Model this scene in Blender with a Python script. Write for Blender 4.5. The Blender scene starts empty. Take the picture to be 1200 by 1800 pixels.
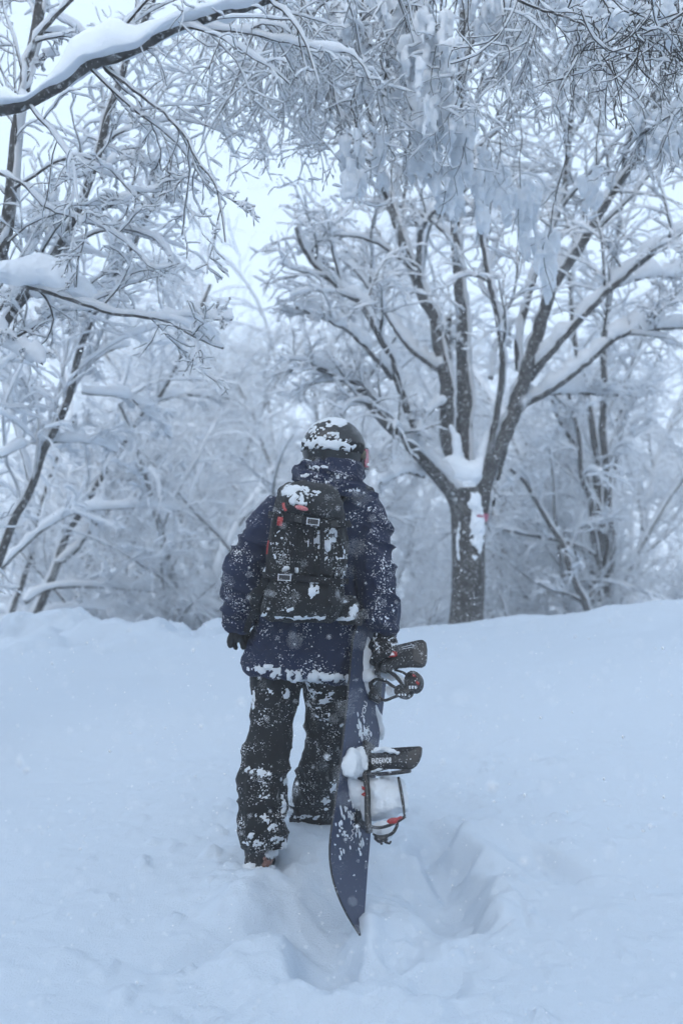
import bpy, bmesh, math, random
import numpy as np
from mathutils import Vector, Matrix, noise

# ------------------------------------------------------------------ camera, sky, sun, exposure
scene = bpy.context.scene
COL = scene.collection
CAM_Z = 1.33
FPX, CX, CY = 2000.0, 600.0, 900.0          # lens in units of a 1200 x 1800 frame
PITCH = math.atan(60 / FPX)
cam_d = bpy.data.cameras.new('camera')
cam = bpy.data.objects.new('camera', cam_d)
COL.objects.link(cam)
cam.location = (0, 0, CAM_Z)
cam.rotation_euler = (math.pi / 2 + PITCH, 0, 0)
cam_d.sensor_fit = 'VERTICAL'
cam_d.sensor_height = 36
cam_d.lens = 36 * FPX / 1800
cam_d.clip_start = 0.05
cam_d.clip_end = 2000
cam_d.dof.use_dof = True
cam_d.dof.focus_distance = 4.55
cam_d.dof.aperture_fstop = 2.0
scene.camera = cam

SUN_EL, SUN_AZ = math.radians(36), math.radians(196)
world = bpy.data.worlds.new('World')
scene.world = world
world.use_nodes = True
wn, wl = world.node_tree.nodes, world.node_tree.links
wn.clear()
sky = wn.new('ShaderNodeTexSky'); sky.sky_type = 'NISHITA'; sky.sun_disc = False
sky.sun_elevation = SUN_EL; sky.sun_rotation = SUN_AZ
sky.dust_density = 4.0; sky.air_density = 1.0; sky.altitude = 900
mix = wn.new('ShaderNodeMix'); mix.data_type = 'RGBA'; mix.inputs[0].default_value = 0.86
wl.new(sky.outputs[0], mix.inputs[6])
mix.inputs[7].default_value = (5.6, 6.95, 8.7, 1)      # an even deck of snow cloud
bg = wn.new('ShaderNodeBackground'); bg.inputs[1].default_value = 0.115
wl.new(mix.outputs[2], bg.inputs[0])
wo = wn.new('ShaderNodeOutputWorld'); wl.new(bg.outputs[0], wo.inputs[0])

sun_d = bpy.data.lights.new('sun', 'SUN')
sun_d.energy = 1.3; sun_d.angle = math.radians(70); sun_d.color = (1.0, 0.97, 0.93)
sun = bpy.data.objects.new('sun', sun_d); COL.objects.link(sun)
sdir = Vector((math.sin(SUN_AZ) * math.cos(SUN_EL), math.cos(SUN_AZ) * math.cos(SUN_EL), math.sin(SUN_EL)))
sun.rotation_euler = sdir.to_track_quat('Z', 'Y').to_euler()
sun.location = (0, 0, 30)

scene.view_settings.view_transform = 'Standard'
scene.view_settings.look = 'None'
scene.view_settings.gamma = 1
scene.view_settings.exposure = 0.54
scene.render.engine = 'CYCLES'
scene.cycles.use_denoising = True
scene.cycles.max_bounces = 7
scene.cycles.diffuse_bounces = 5
scene.cycles.volume_bounces = 1
scene.cycles.transparent_max_bounces = 4
scene.cycles.use_adaptive_sampling = True
scene.cycles.adaptive_threshold = 0.08
scene.cycles.adaptive_min_samples = 24
scene.cycles.transmission_bounces = 4
scene.cycles.caustics_reflective = False
scene.cycles.caustics_refractive = False

# ------------------------------------------------------------------ helpers
def P(px, py, y):
    """point at forward distance y whose picture position in the 1200 x 1800 frame is px, py"""
    a, b = (px - CX) / FPX, (CY - py) / FPX
    c, s = math.cos(PITCH), math.sin(PITCH)
    k = y / (c - b * s)
    return np.array((a * k, y, CAM_Z + (s + b * c) * k))

def tag(o, label=None, cat=None, group=None, kind=None):
    if label: o['label'] = label
    if cat: o['category'] = cat
    if group: o['group'] = group
    if kind: o['kind'] = kind
    return o

def empty(name, loc=(0, 0, 0)):
    o = bpy.data.objects.new(name, None); COL.objects.link(o); o.location = loc
    o.empty_display_size = 0.2
    return o

def link(name, me, mat=None, parent=None):
    o = bpy.data.objects.new(name, me); COL.objects.link(o)
    if mat: me.materials.append(mat)
    if parent is not None:
        o.parent = parent
        o.matrix_parent_inverse = Matrix.Translation(parent.location).inverted() @ Matrix.Identity(4)
    return o

def np_mesh(name, V, F, smooth=True):
    """mesh from a vertex array and a quad (or triangle) index array"""
    V = np.asarray(V, np.float32); F = np.asarray(F, np.int32)
    me = bpy.data.meshes.new(name)
    n, k = F.shape
    me.vertices.add(len(V)); me.vertices.foreach_set('co', V.ravel())
    me.loops.add(n * k); me.loops.foreach_set('vertex_index', F.ravel())
    me.polygons.add(n)
    me.polygons.foreach_set('loop_start', np.arange(0, n * k, k, dtype=np.int32))
    me.polygons.foreach_set('loop_total', np.full(n, k, np.int32))
    me.polygons.foreach_set('use_smooth', np.full(n, smooth, bool))
    me.update(calc_edges=True); me.validate()
    return me

def norm(v):
    return v / np.maximum(np.linalg.norm(v, axis=-1, keepdims=True), 1e-9)

def mesh_np(me):
    V = np.empty(len(me.vertices) * 3, np.float32); me.vertices.foreach_get('co', V)
    N = np.empty(len(me.vertices) * 3, np.float32); me.vertices.foreach_get('normal', N)
    return V.reshape(-1, 3).astype(float), N.reshape(-1, 3).astype(float)

_NT = np.random.default_rng(77).random((64, 64, 64))
def vnoise(p):
    """smooth value noise in 0..1 at points p (n,3)"""
    p = np.asarray(p, float)
    i = np.floor(p).astype(int); f = p - i
    f = f * f * f * (f * (f * 6 - 15) + 10)
    r = 0
    for dx in (0, 1):
        for dy in (0, 1):
            for dz in (0, 1):
                w = (f[..., 0] if dx else 1 - f[..., 0]) * (f[..., 1] if dy else 1 - f[..., 1]) * (f[..., 2] if dz else 1 - f[..., 2])
                r = r + w * _NT[(i[..., 0] + dx) & 63, (i[..., 1] + dy) & 63, (i[..., 2] + dz) & 63]
    return r

def fbm(p, octaves=4, gain=0.5):
    p = np.asarray(p, float); a, s, t = 1.0, 0, 0
    for k in range(octaves):
        s = s + a * vnoise(p * 2 ** k + 11.3 * k); t += a; a *= gain
    return s / t

def sstep(a, b, x):
    t = np.clip((x - a) / (b - a), 0, 1)
    return t * t * (3 - 2 * t)

# ------------------------------------------------------------------ materials
def new_mat(name):
    m = bpy.data.materials.new(name); m.use_nodes = True
    nt = m.node_tree
    return m, nt, nt.nodes['Principled BSDF']

def nd(nt, kind, **kw):
    n = nt.nodes.new(kind)
    for k, v in kw.items():
        if isinstance(k, str) and k.startswith('i_'):
            n.inputs[int(k[2:])].default_value = v
        else:
            setattr(n, k, v)
    return n

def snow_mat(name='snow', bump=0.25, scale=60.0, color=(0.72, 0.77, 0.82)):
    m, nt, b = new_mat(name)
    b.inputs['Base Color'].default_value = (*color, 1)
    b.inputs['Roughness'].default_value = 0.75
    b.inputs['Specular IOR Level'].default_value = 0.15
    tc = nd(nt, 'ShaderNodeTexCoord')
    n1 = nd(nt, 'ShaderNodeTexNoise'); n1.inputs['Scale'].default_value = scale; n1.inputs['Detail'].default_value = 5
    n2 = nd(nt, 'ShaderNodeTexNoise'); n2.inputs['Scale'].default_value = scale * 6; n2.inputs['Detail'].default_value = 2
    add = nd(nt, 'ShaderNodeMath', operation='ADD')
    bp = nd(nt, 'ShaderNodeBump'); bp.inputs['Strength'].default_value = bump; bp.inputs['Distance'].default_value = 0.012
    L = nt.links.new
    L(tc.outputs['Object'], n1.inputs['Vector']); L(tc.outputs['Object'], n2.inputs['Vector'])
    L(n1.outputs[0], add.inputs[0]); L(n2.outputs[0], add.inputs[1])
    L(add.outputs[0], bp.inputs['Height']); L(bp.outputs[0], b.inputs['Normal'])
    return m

def bark_mat(name, c0=(0.022, 0.021, 0.021), c1=(0.075, 0.073, 0.071), frost=0.12):
    m, nt, b = new_mat(name)
    b.inputs['Roughness'].default_value = 0.9
    tc = nd(nt, 'ShaderNodeTexCoord')
    n1 = nd(nt, 'ShaderNodeTexNoise'); n1.inputs['Scale'].default_value = 14; n1.inputs['Detail'].default_value = 6
    n2 = nd(nt, 'ShaderNodeTexNoise'); n2.inputs['Scale'].default_value = 45; n2.inputs['Detail'].default_value = 4
    r1 = nd(nt, 'ShaderNodeValToRGB'); r1.color_ramp.elements[0].color = (*c0, 1); r1.color_ramp.elements[1].color = (*c1, 1)
    r1.color_ramp.elements[0].position = 0.35; r1.color_ramp.elements[1].position = 0.7
    r2 = nd(nt, 'ShaderNodeValToRGB'); r2.color_ramp.elements[0].position = 0.56; r2.color_ramp.elements[1].position = 0.70
    fr = nd(nt, 'ShaderNodeMath', operation='MULTIPLY'); fr.inputs[1].default_value = frost * 5
    mx = nd(nt, 'ShaderNodeMix', data_type='RGBA'); mx.inputs[7].default_value = (0.7, 0.74, 0.78, 1)
    bp = nd(nt, 'ShaderNodeBump'); bp.inputs['Strength'].default_value = 0.6; bp.inputs['Distance'].default_value = 0.01
    L = nt.links.new
    L(tc.outputs['Object'], n1.inputs['Vector']); L(tc.outputs['Object'], n2.inputs['Vector'])
    L(n1.outputs[0], r1.inputs[0]); L(n2.outputs[0], r2.inputs[0]); L(r2.outputs[0], fr.inputs[0])
    L(fr.outputs[0], mx.inputs[0]); L(r1.outputs[0], mx.inputs[6]); L(mx.outputs[2], b.inputs['Base Color'])
    L(n2.outputs[0], bp.inputs['Height']); L(bp.outputs[0], b.inputs['Normal'])
    return m

def airy_snow(name, color, through):
    """loose snow on twigs: scatters light back and lets some of it through"""
    m = bpy.data.materials.new(name); m.use_nodes = True; nt = m.node_tree; nt.nodes.clear()
    a = nd(nt, 'ShaderNodeBsdfDiffuse'); a.inputs[0].default_value = (*color, 1)
    b = nd(nt, 'ShaderNodeBsdfTranslucent'); b.inputs[0].default_value = (*color, 1)
    x = nd(nt, 'ShaderNodeMixShader'); x.inputs[0].default_value = through
    o = nd(nt, 'ShaderNodeOutputMaterial')
    nt.links.new(a.outputs[0], x.inputs[1]); nt.links.new(b.outputs[0], x.inputs[2]); nt.links.new(x.outputs[0], o.inputs[0])
    return m
M_SNOW = airy_snow('branch_snow', (0.88, 0.91, 0.945), 0.5)
M_DRAPE = airy_snow('draped_snow', (0.84, 0.875, 0.91), 0.35)
M_HEAP = snow_mat('heaped_snow', 0.35, 45.0, (0.76, 0.81, 0.865))
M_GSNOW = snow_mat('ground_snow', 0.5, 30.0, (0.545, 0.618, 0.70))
M_BARK = bark_mat('bark')
def twig_mat(name, c0, c1):
    m = bpy.data.materials.new(name); m.use_nodes = True; nt = m.node_tree; nt.nodes.clear()
    tc = nd(nt, 'ShaderNodeTexCoord'); n = nd(nt, 'ShaderNodeTexNoise'); n.inputs['Scale'].default_value = 9; n.inputs['Detail'].default_value = 1
    mx = nd(nt, 'ShaderNodeMix', data_type='RGBA'); mx.inputs[6].default_value = (*c0, 1); mx.inputs[7].default_value = (*c1, 1)
    b = nd(nt, 'ShaderNodeBsdfDiffuse'); o = nd(nt, 'ShaderNodeOutputMaterial')
    L = nt.links.new
    L(tc.outputs['Object'], n.inputs['Vector']); L(n.outputs[0], mx.inputs[0]); L(mx.outputs[2], b.inputs[0]); L(b.outputs[0], o.inputs[0])
    return m
M_TWIG = twig_mat('twig_bark', (0.025, 0.024, 0.023), (0.08, 0.075, 0.07))
M_RIME = twig_mat('rimed_twig', (0.30, 0.315, 0.33), (0.58, 0.60, 0.63))
M_RIMEBARK = bark_mat('rimed_bark', (0.10, 0.10, 0.102), (0.22, 0.225, 0.23), 0.2)
# ------------------------------------------------------------------ the snow slope
CREST_PX = np.array([-400, 0, 120, 250, 275, 297, 332, 350, 374, 398, 700, 800, 900, 1000, 1160, 1300, 1700.])
CREST_PY = np.array([1106, 1108, 1104, 1112, 1107, 1090, 1092, 1120, 1108, 1094, 1106, 1096, 1082, 1071, 1052, 1040, 1010.])
def crest_z(x):
    px = x / 9.6 * FPX + CX
    py = np.interp(px, CREST_PX, CREST_PY)
    return CAM_Z + (960 - py) / FPX * 9.6

def dent(x, y, cx, cy, rx, ry, ang, depth, p=2.0):
    c, s = math.cos(ang), math.sin(ang)
    u, v = (x - cx) * c + (y - cy) * s, -(x - cx) * s + (y - cy) * c
    r = (np.abs(u / rx) ** p + np.abs(v / ry) ** p) ** (1 / p)
    return -depth * (1 - sstep(0.35, 1.25, r))

def height0(x, y):
    x = np.asarray(x, float); y = np.asarray(y, float)
    zc = crest_z(x)
    yc = 9.6
    slope0 = 0.166 * (y - 4.65)
    near = -0.36 - 0.03 * (2.2 - y)
    base = np.where(y < 3.2, np.maximum(slope0, -0.24 - 0.10 * (3.2 - y)), slope0)
    t = sstep(5.2, yc, y)
    zs = CAM_Z + (960 - np.interp(x / 9.6 * FPX + CX, [-400, 0, 380, 700, 1160, 1700], [1106, 1106, 1102, 1104, 1052, 1010])) / FPX * 9.6
    ramp = base * (1 - t) + t * (zs - 0.05 * (yc - y)) + (zc - zs) * sstep(8.7, 9.5, y)
    far = zc - 0.9 * sstep(yc, yc + 3.5, y) - 0.25 * sstep(yc, yc + .6, y) - .085 * np.maximum(y - 12, 0)
    h = np.where(y < yc, ramp, far)
    z0 = np.zeros_like(x)
    q = np.stack([x, y, z0], -1)
    # broad swells and lumps
    h = h + (fbm(q * 0.55 + 3.1, 2) - .5) * 0.16 * sstep(13, 8, np.abs(y - 4)) 
    h = h + (fbm(q * 2.3 + 7.7, 3) - .5) * 0.055 * sstep(30, 10, y)
    # trodden, tumbled snow round the track
    dist = np.abs(x - (0.12 + 0.10 * np.sin(y * 1.3)))
    tro = sstep(0.95, 0.25, dist) * sstep(2.2, 3.2, y) * sstep(6.3, 5.2, y)
    w = np.stack([fbm(q * 2 + 40, 2), fbm(q * 2 + 50, 2), z0], -1) * 0.6
    lump = np.abs(fbm((q + w) * 5.5 + 21, 4) - .5)
    h = h + tro * (0.01 - lump * 0.09) + tro * (fbm(q * 13 + 5, 4, .6) - .5) * 0.060 + (fbm(q * 19 + 15, 3) - .5) * 0.010 * sstep(9, 6, y)
    # wind lip along the brow
    lip = sstep(7.6, 9.3, y) * sstep(10.2, 9.6, y)
    h = h + lip * (fbm(q * np.array([2.6, 2.6, 1]) + 60, 4) - .5) * (0.06 + 0.42 * sstep(0.2, -1.0, x))
    x0_, y0_ = x, y
    x = x + (fbm(q * 6 + 31, 3) - .5) * 0.11; y = y + (fbm(q * 6 + 71, 3) - .5) * 0.11
    # hollows: the track, the leg holes, where the tail of the board stands
    h = h + dent(x, y, -0.05, 4.02, 0.14, 0.27, 0.15, 0.18)
    h = h + dent(x, y, -0.02, 4.35, 0.13, 0.18, 0.0, 0.08)
    h = h + dent(x, y, 0.42, 4.95, 0.12, 0.28, 0.22, 0.11)
    h = h + dent(x, y, 0.44, 4.42, 0.15, 0.22, -0.2, 0.07)
    h = h + dent(x, y, 0.30, 4.65, 0.20, 0.20, 0.0, 0.07)
    h = h + dent(x, y, 0.40, 4.55, 0.14, 0.36, -0.05, 0.06) + dent(x, y, 0.22, 4.10, 0.10, 0.22, -0.5, 0.05)
    h = h + dent(x, y, 0.82, 4.85, 0.10, 0.26, 0.55, 0.07)
    h = h + dent(x, y, -0.42, 4.10, 0.30, 0.10, 0.55, 0.05)
    h = h + dent(x, y, -0.22, 4.30, 0.12, 0.14, 0.2, 0.06)
    h = h + dent(x, y, 0.30, 3.85, 0.16, 0.12, 0.3, 0.06)
    h = h + dent(x, y, -0.33, 4.66, 0.14, 0.16, 0.0, 0.06) - dent(x, y, -0.34, 4.36, 0.20, 0.08, 0.1, 0.05)
    h = h + dent(x, y, -0.12, 5.02, 0.16, 0.20, 0.0, 0.05)
    # raised rims beside them
    h = h - dent(x, y, 0.64, 5.02, 0.2, 0.3, 0.2, 0.05) - dent(x, y, 0.62, 4.45, 0.10, 0.22, 0.1, 0.05)
    h = h - dent(x, y, -0.30, 3.95, 0.16, 0.2, 0.2, 0.05) - dent(x, y, 0.05, 3.72, 0.3, 0.1, 0.0, 0.05)
    x, y = x0_, y0_
    # crumbs of snow thrown out beside the track
    cr = sstep(0.25, 0.55, dist) * sstep(1.5, 0.7, dist) * sstep(2.8, 3.6, y) * sstep(6.8, 5.4, y)
    c = fbm(q * 11 + 90, 3)
    h = h + cr * np.maximum(c - 0.60, 0) * 0.15
    return h

# the snow closes round the boots and the tail of the board
PINS = []
for px_, py_, d_, r_, in ((456, 1527, 4.55, .22), (548, 1447, 4.96, .22), (634, 1630, 4.18, .13)):
    q_ = P(px_, py_, d_)
    PINS.append([q_[0], q_[1], q_[2], r_])
_A = np.array([[math.exp(-((a[0] - b[0]) ** 2 + (a[1] - b[1]) ** 2) / b[3] ** 2) for b in PINS] for a in PINS])
_D = np.linalg.solve(_A, np.array([a[2] for a in PINS]) - height0(np.array([a[0] for a in PINS]), np.array([a[1] for a in PINS])))
def height(x, y):
    h = height0(x, y)
    for a, dl in zip(PINS, _D):
        h = h + dl * np.exp(-((np.asarray(x) - a[0]) ** 2 + (np.asarray(y) - a[1]) ** 2) / a[3] ** 2)
    return h
print('pins', _D)

def axis(segs):
    out = []
    for a, b, n in segs:
        out.append(np.linspace(a, b, n, endpoint=False))
    return np.concatenate(out + [[segs[-1][1]]])
gx = axis([(-130, -40, 10), (-40, -12, 18), (-12, -3.6, 60), (-3.6, -1.3, 80), (-1.3, 1.6, 185), (1.6, 4.2, 90), (4.2, 12, 56), (12, 40, 18), (40, 130, 10)])
gy = axis([(-40, 0, 20), (0, 2.6, 30), (2.6, 6.2, 230), (6.2, 9.0, 70), (9.0, 10.8, 70), (10.8, 16, 50), (16, 60, 50), (60, 140, 20)])
GX, GY = np.meshgrid(gx, gy)
GZ = height(GX, GY)
V = np.stack([GX, GY, GZ], -1).reshape(-1, 3)
nx, ny = len(gx), len(gy)
ii = (np.arange(ny - 1)[:, None] * nx + np.arange(nx - 1)[None]).ravel()
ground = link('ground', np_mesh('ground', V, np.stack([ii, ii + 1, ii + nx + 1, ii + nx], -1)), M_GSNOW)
tag(ground, 'trodden blue-white powder snow slope rising to a brow under the trees', kind='structure')
# ------------------------------------------------------------------ trees: tapered limbs, twigs, and snow lying along them
REF = np.array((0.16, 0.10, 1.0)); REF = REF / np.linalg.norm(REF)

class Tubes:
    def __init__(s): s.g = {}
    def add(s, Pt, W, H=None, K=4, ref=None, off=None):
        Pt = np.asarray(Pt, float)
        if Pt.ndim == 2: Pt = Pt[None]; W = np.asarray(W)[None]; H = None if H is None else np.asarray(H)[None]
        W = np.asarray(W, float); H = W if H is None else np.asarray(H, float)
        s.g.setdefault((Pt.shape[1], K, ref is not None), []).append((Pt, W, H))
    def mesh(s, name):
        VV, FF, base = [], [], 0
        for (N, K, up), lst in s.g.items():
            Pt = np.concatenate([a[0] for a in lst]); W = np.concatenate([a[1] for a in lst]); H = np.concatenate([a[2] for a in lst])
            B = len(Pt)
            T = norm(np.gradient(Pt, axis=1))
            if up:
                ref = np.broadcast_to(REF, T.shape)
            else:
                d = norm(Pt[:, -1] - Pt[:, 0])
                alt = np.where(np.abs(d[:, 2:3]) > 0.7, np.array([[0.9, 0.43, 0.1]]), np.array([[0.1, 0.05, 1.0]]))
                ref = np.broadcast_to(alt[:, None], T.shape)
            S = norm(np.cross(T, ref)); U = np.cross(S, T)
            th = np.arange(K) * 2 * math.pi / K + 0.4
            ring = Pt[:, :, None] + S[:, :, None] * (W[:, :, None, None] * np.cos(th)[:, None]) + U[:, :, None] * (H[:, :, None, None] * np.sin(th)[:, None])
            VV.append(ring.reshape(-1, 3))
            b = np.arange(B)[:, None, None] * N * K; n = np.arange(N - 1)[None, :, None] * K; k = np.arange(K)[None, None]
            k2 = (k + 1) % K
            F = np.stack([b + n + k, b + n + k2, b + n + K + k2, b + n + K + k], -1).reshape(-1, 4) + base
            FF.append(F); base += B * N * K
        return np_mesh(name, np.concatenate(VV), np.concatenate(FF))

def snow_on(tub, rng, Pt, R, thick, K=5, gaps=0.0, lump=0.5, wide=0.55):
    """a ridge of snow lying on the upper and windward side of each branch"""
    Pt = np.asarray(Pt, float)
    if Pt.ndim == 2: Pt = Pt[None]; R = np.asarray(R)[None]
    T = norm(np.gradient(Pt, axis=1))
    up = REF - T * (T @ REF)[..., None]
    hz = np.linalg.norm(up, axis=-1); upn = norm(up)
    lie = 0.16 + 0.84 * hz ** 1.3
    B, N = hz.shape
    lm = 1 + lump * (rng.random((B, N)) - .5) * 2
    lm = lm * np.where(rng.random((B, N)) < gaps, 0.12, 1.0)
    th = thick * lie * lm
    th = np.asarray(th)
    ends = np.ones((B, N)); ends[:, 0] = 0.6; ends[:, -1] = 0.45
    th = th * ends
    W = R * 0.95 + th * wide
    H = R * 0.35 + th * 0.62
    C = Pt + upn * (R * 0.55 + th * 0.42)[..., None]
    tub.add(C, W, H, K, ref=True)

def spawn(rng, Pt, R, n, M, ln, ang, wander=0.12, droop=0.0, up=0.0, t0=0.2, rf=0.6, tip=0.002, lmax=9, rmax=9.):
    B, N, _ = Pt.shape
    seg = np.linalg.norm(np.diff(Pt, axis=1), axis=2).sum(1)
    t = t0 + (1 - t0) * (np.arange(n)[None] + rng.random((B, n))) / n
    t = np.minimum(t, 0.995)
    f = t * (N - 1); i = np.floor(f).astype(int); fr = (f - i)[..., None]
    bi = np.arange(B)[:, None]
    a, b = Pt[bi, i], Pt[bi, np.minimum(i + 1, N - 1)]
    st = a + (b - a) * fr
    T = norm(b - a)
    rad = R[bi, i] * (1 - fr[..., 0]) + R[bi, np.minimum(i + 1, N - 1)] * fr[..., 0]
    rv = rng.normal(size=st.shape)
    pv = norm(rv - T * (rv * T).sum(-1, keepdims=True))
    al = np.radians(rng.uniform(ang[0], ang[1], (B, n)))[..., None]
    d = norm(np.cos(al) * T + np.sin(al) * pv + np.array((0, 0, up)))
    L = np.minimum(seg[:, None] * rng.uniform(ln[0], ln[1], (B, n)) * (1.2 - 0.6 * t), lmax)
    L = L.reshape(-1); d = d.reshape(-1, 3); p = st.reshape(-1, 3)
    r0 = np.minimum(rad.reshape(-1) * rf * rng.uniform(0.7, 1.1, B * n), rmax)
    out = [p]
    curve = rng.normal(size=d.shape) * wander
    for k in range(M - 1):
        d = norm(d + curve * 0.7 + rng.normal(size=d.shape) * wander + np.array((0, 0, -droop * (k + 1) / M)))
        p = p + d * (L / (M - 1))[:, None]
        out.append(p)
    C = np.stack(out, 1)
    s = np.linspace(0, 1, M)[None]
    RR = np.maximum(r0[:, None] * (1 - s) + tip * s, tip)
    return C, RR

def resample(pts, rad, M):
    pts = np.asarray(pts, float); rad = np.asarray(rad, float)
    d = np.concatenate([[0], np.cumsum(np.linalg.norm(np.diff(pts, axis=0), axis=1))])
    # catmull-rom through the points
    s = np.linspace(0, d[-1], M)
    ext = np.vstack([2 * pts[0] - pts[1], pts, 2 * pts[-1] - pts[-2]])
    out = []
    for v in s:
        i = min(np.searchsorted(d, v, side='right') - 1, len(pts) - 2)
        t = (v - d[i]) / max(d[i + 1] - d[i], 1e-9)
        p0, p1, p2, p3 = ext[i], ext[i + 1], ext[i + 2], ext[i + 3]
        out.append(0.5 * (2 * p1 + (p2 - p0) * t + (2 * p0 - 5 * p1 + 4 * p2 - p3) * t * t + (3 * p1 - p0 - 3 * p2 + p3) * t ** 3))
    return np.array(out), np.interp(s, d, rad)

def limb(path, d0, d1, w0, w1, M=14):
    """path: picture positions along a limb; d0..d1: its distance from the camera; w: widths in picture units"""
    n = len(path); pts, rad = [], []
    for k, (px, py) in enumerate(path):
        t = k / (n - 1); d = d0 + (d1 - d0) * t
        pts.append(P(px, py, d)); rad.append((w0 + (w1 - w0) * t) * 0.5 * d / FPX)
    return resample(pts, rad, M)

def finish_tree(root, trunk, crown, snow, mt=None, mc=None):
    obs = []
    for nm, tb, m in (('trunk', trunk, mt or M_BARK), ('crown', crown, mc or M_TWIG), ('snow_load', snow, M_SNOW)):
        if tb.g:
            obs.append(link(nm, tb.mesh(nm), m, root))
    return obs

def twiggery(rng, crown, snow, Pt, R, n1, n2, n3=0, s1=0.045, s2=0.028, s3=0.02, l1=(.25, .5), l2=(.3, .6), l3=(.35, .7),
             up1=0.25, droop=0.10, t0=0.2, lmax=(1.6, 0.8, 0.45), K=3, KS=5, gaps=0.06, rmax1=0.03):
    B1, R1 = spawn(rng, Pt, R, n1, 8, l1, (25, 65), 0.13, droop * .6, up1, t0, 0.55, 0.003, lmax[0], rmax1)
    crown.add(B1, R1, K=max(K, 4)); snow_on(snow, rng, B1, R1, s1, KS, gaps, 0.45, 0.45)
    B2, R2 = spawn(rng, B1, R1, n2, 6, l2, (25, 70), 0.16, droop, 0.1, 0.15, 0.6, 0.0022, lmax[1])
    crown.add(B2, R2, K=K); snow_on(snow, rng, B2, R2, s2, max(KS - 1, 3), gaps * 1.5, 0.4, 0.45)
    if n3:
        B3, R3 = spawn(rng, B2, R2, n3, 5, l3, (25, 70), 0.2, droop, 0.05, 0.15, 0.7, 0.0018, lmax[2])
        crown.add(B3, R3, K=3); snow_on(snow, rng, B3, R3, s3, max(KS - 1, 3), gaps * 2, 0.4, 0.45)
    return B1, R1

# ---- the large beech on the brow
rng = np.random.default_rng(5)
D0 = 10.6
tr, cr, sn = Tubes(), Tubes(), Tubes()
trunk_P, trunk_R = limb([(820, 1130), (819, 1090), (822, 1040), (823, 990), (822, 940), (820, 890), (818, 858)], D0, D0, 60, 58, 16)
trunk_R[:3] *= 1.05
tr.add(trunk_P, trunk_R, K=16)
LIMBS = [
    # path, d0, d1, w0, w1
    ([(812, 915), (797, 870), (765, 830), (732, 795), (700, 765), (665, 730), (630, 680), (600, 665), (540, 640)], D0, D0 - .5, 30, 8),
    ([(732, 795), (730, 755), (720, 730), (700, 675), (685, 625), (660, 580), (635, 535), (600, 510), (565, 480), (535, 440), (520, 400)], D0 - .1, D0 - .8, 14, 7),
    ([(690, 665), (660, 630), (615, 585), (570, 560), (520, 540)], D0 - .3, D0 - .9, 9, 5),
    ([(812, 880), (805, 820), (787, 775), (785, 675), (778, 640), (770, 600), (765, 560), (745, 525), (730, 485), (712, 440), (700, 400), (682, 345), (668, 290), (655, 230), (645, 160), (640, 60), (630, -60)], D0, D0 + .2, 26, 9),
    ([(772, 650), (730, 620), (700, 585), (675, 545), (650, 508), (620, 470), (590, 450)], D0, D0 + .9, 12, 5),
    ([(735, 490), (736, 440), (740, 405), (760, 375), (790, 350)], D0, D0 - .4, 10, 5),
    ([(828, 880), (816, 800), (817, 700), (815, 625), (812, 550), (808, 500), (803, 430), (800, 330), (806, 200), (812, 60), (815, -80)], D0 + .1, D0 + .5, 30, 10),
    ([(852, 835), (865, 765), (880, 685), (882, 625), (872, 550), (860, 500), (852, 455), (840, 380), (835, 300)], D0 - .1, D0 - .5, 11, 6),
    ([(838, 920), (845, 885), (852, 845), (872, 795), (895, 745), (910, 700), (925, 650), (940, 600), (955, 550), (970, 505), (1000, 460), (1030, 415), (1062, 360), (1100, 300), (1130, 250), (1160, 180), (1180, 60), (1190, -60)], D0, D0 - .3, 30, 9),
    ([(912, 650), (910, 600), (920, 550), (940, 480), (955, 440), (970, 400), (990, 340), (1000, 240), (1010, 120), (1015, 0)], D0, D0 + .5, 13, 6),
    ([(930, 665), (945, 645), (980, 605), (1030, 550), (1080, 500), (1140, 450), (1200, 405), (1290, 340)], D0, D0 - .9, 14, 7),
    ([(903, 735), (925, 708), (950, 695), (1000, 690), (1085, 695)], D0, D0 + .4, 9, 5),
    ([(925, 708), (960, 690), (990, 670), (1040, 630), (1080, 595), (1130, 580), (1200, 575), (1280, 570)], D0, D0 - .7, 12, 6),
    ([(1075, 600), (1130, 560), (1200, 525), (1270, 500)], D0 - .4, D0 - .2, 8, 5),
    ([(1080, 505), (1130, 488), (1200, 483), (1260, 480)], D0 - .3, D0 + .2, 6, 4),
    ([(888, 790), (873, 850), (865, 905)], D0 + .1, D0 + .1, 8, 4),
    ([(784, 705), (755, 725), (740, 745), (735, 765)], D0 - .1, D0 - .4, 6, 4),
    ([(787, 640), (786, 600), (788, 560)], D0 + .05, D0 + .05, 12, 9),
    ([(862, 665), (868, 620), (893, 575)], D0 + .4, D0 + .8, 8, 4),
    ([(745, 838), (715, 830), (690, 840), (668, 850)], D0 - .05, D0 - .5, 6, 3),
]
for path, d0, d1, w0, w1 in LIMBS:
    p, r = limb(path, d0, d1, w0 * 1.12, w1 * 1.12, 10 + 4 * len(path))
    p[1:-1] += (rng.random((len(p) - 2, 3)) - .5) * 0.010
    tr.add(p, r, K=9)
    dens = np.linalg.norm(np.diff(p, axis=0), axis=1).sum()
    big = 0.12 if path[0][0] > 900 else 0.075
    snow_on(sn, rng, p, r, big * (0.7 if w1 > 8 else 1), 9, 0.08, 0.45, 0.36)
    n1 = int(3 + dens * 2.6)
    twiggery(rng, cr, sn, p[None], r[None], n1, 7, 4, 0.04, 0.024, 0.018, l1=(.25, .45), l2=(.35, .7), t0=0.42, lmax=(1.4, .8, .45), rmax1=0.022)
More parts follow.
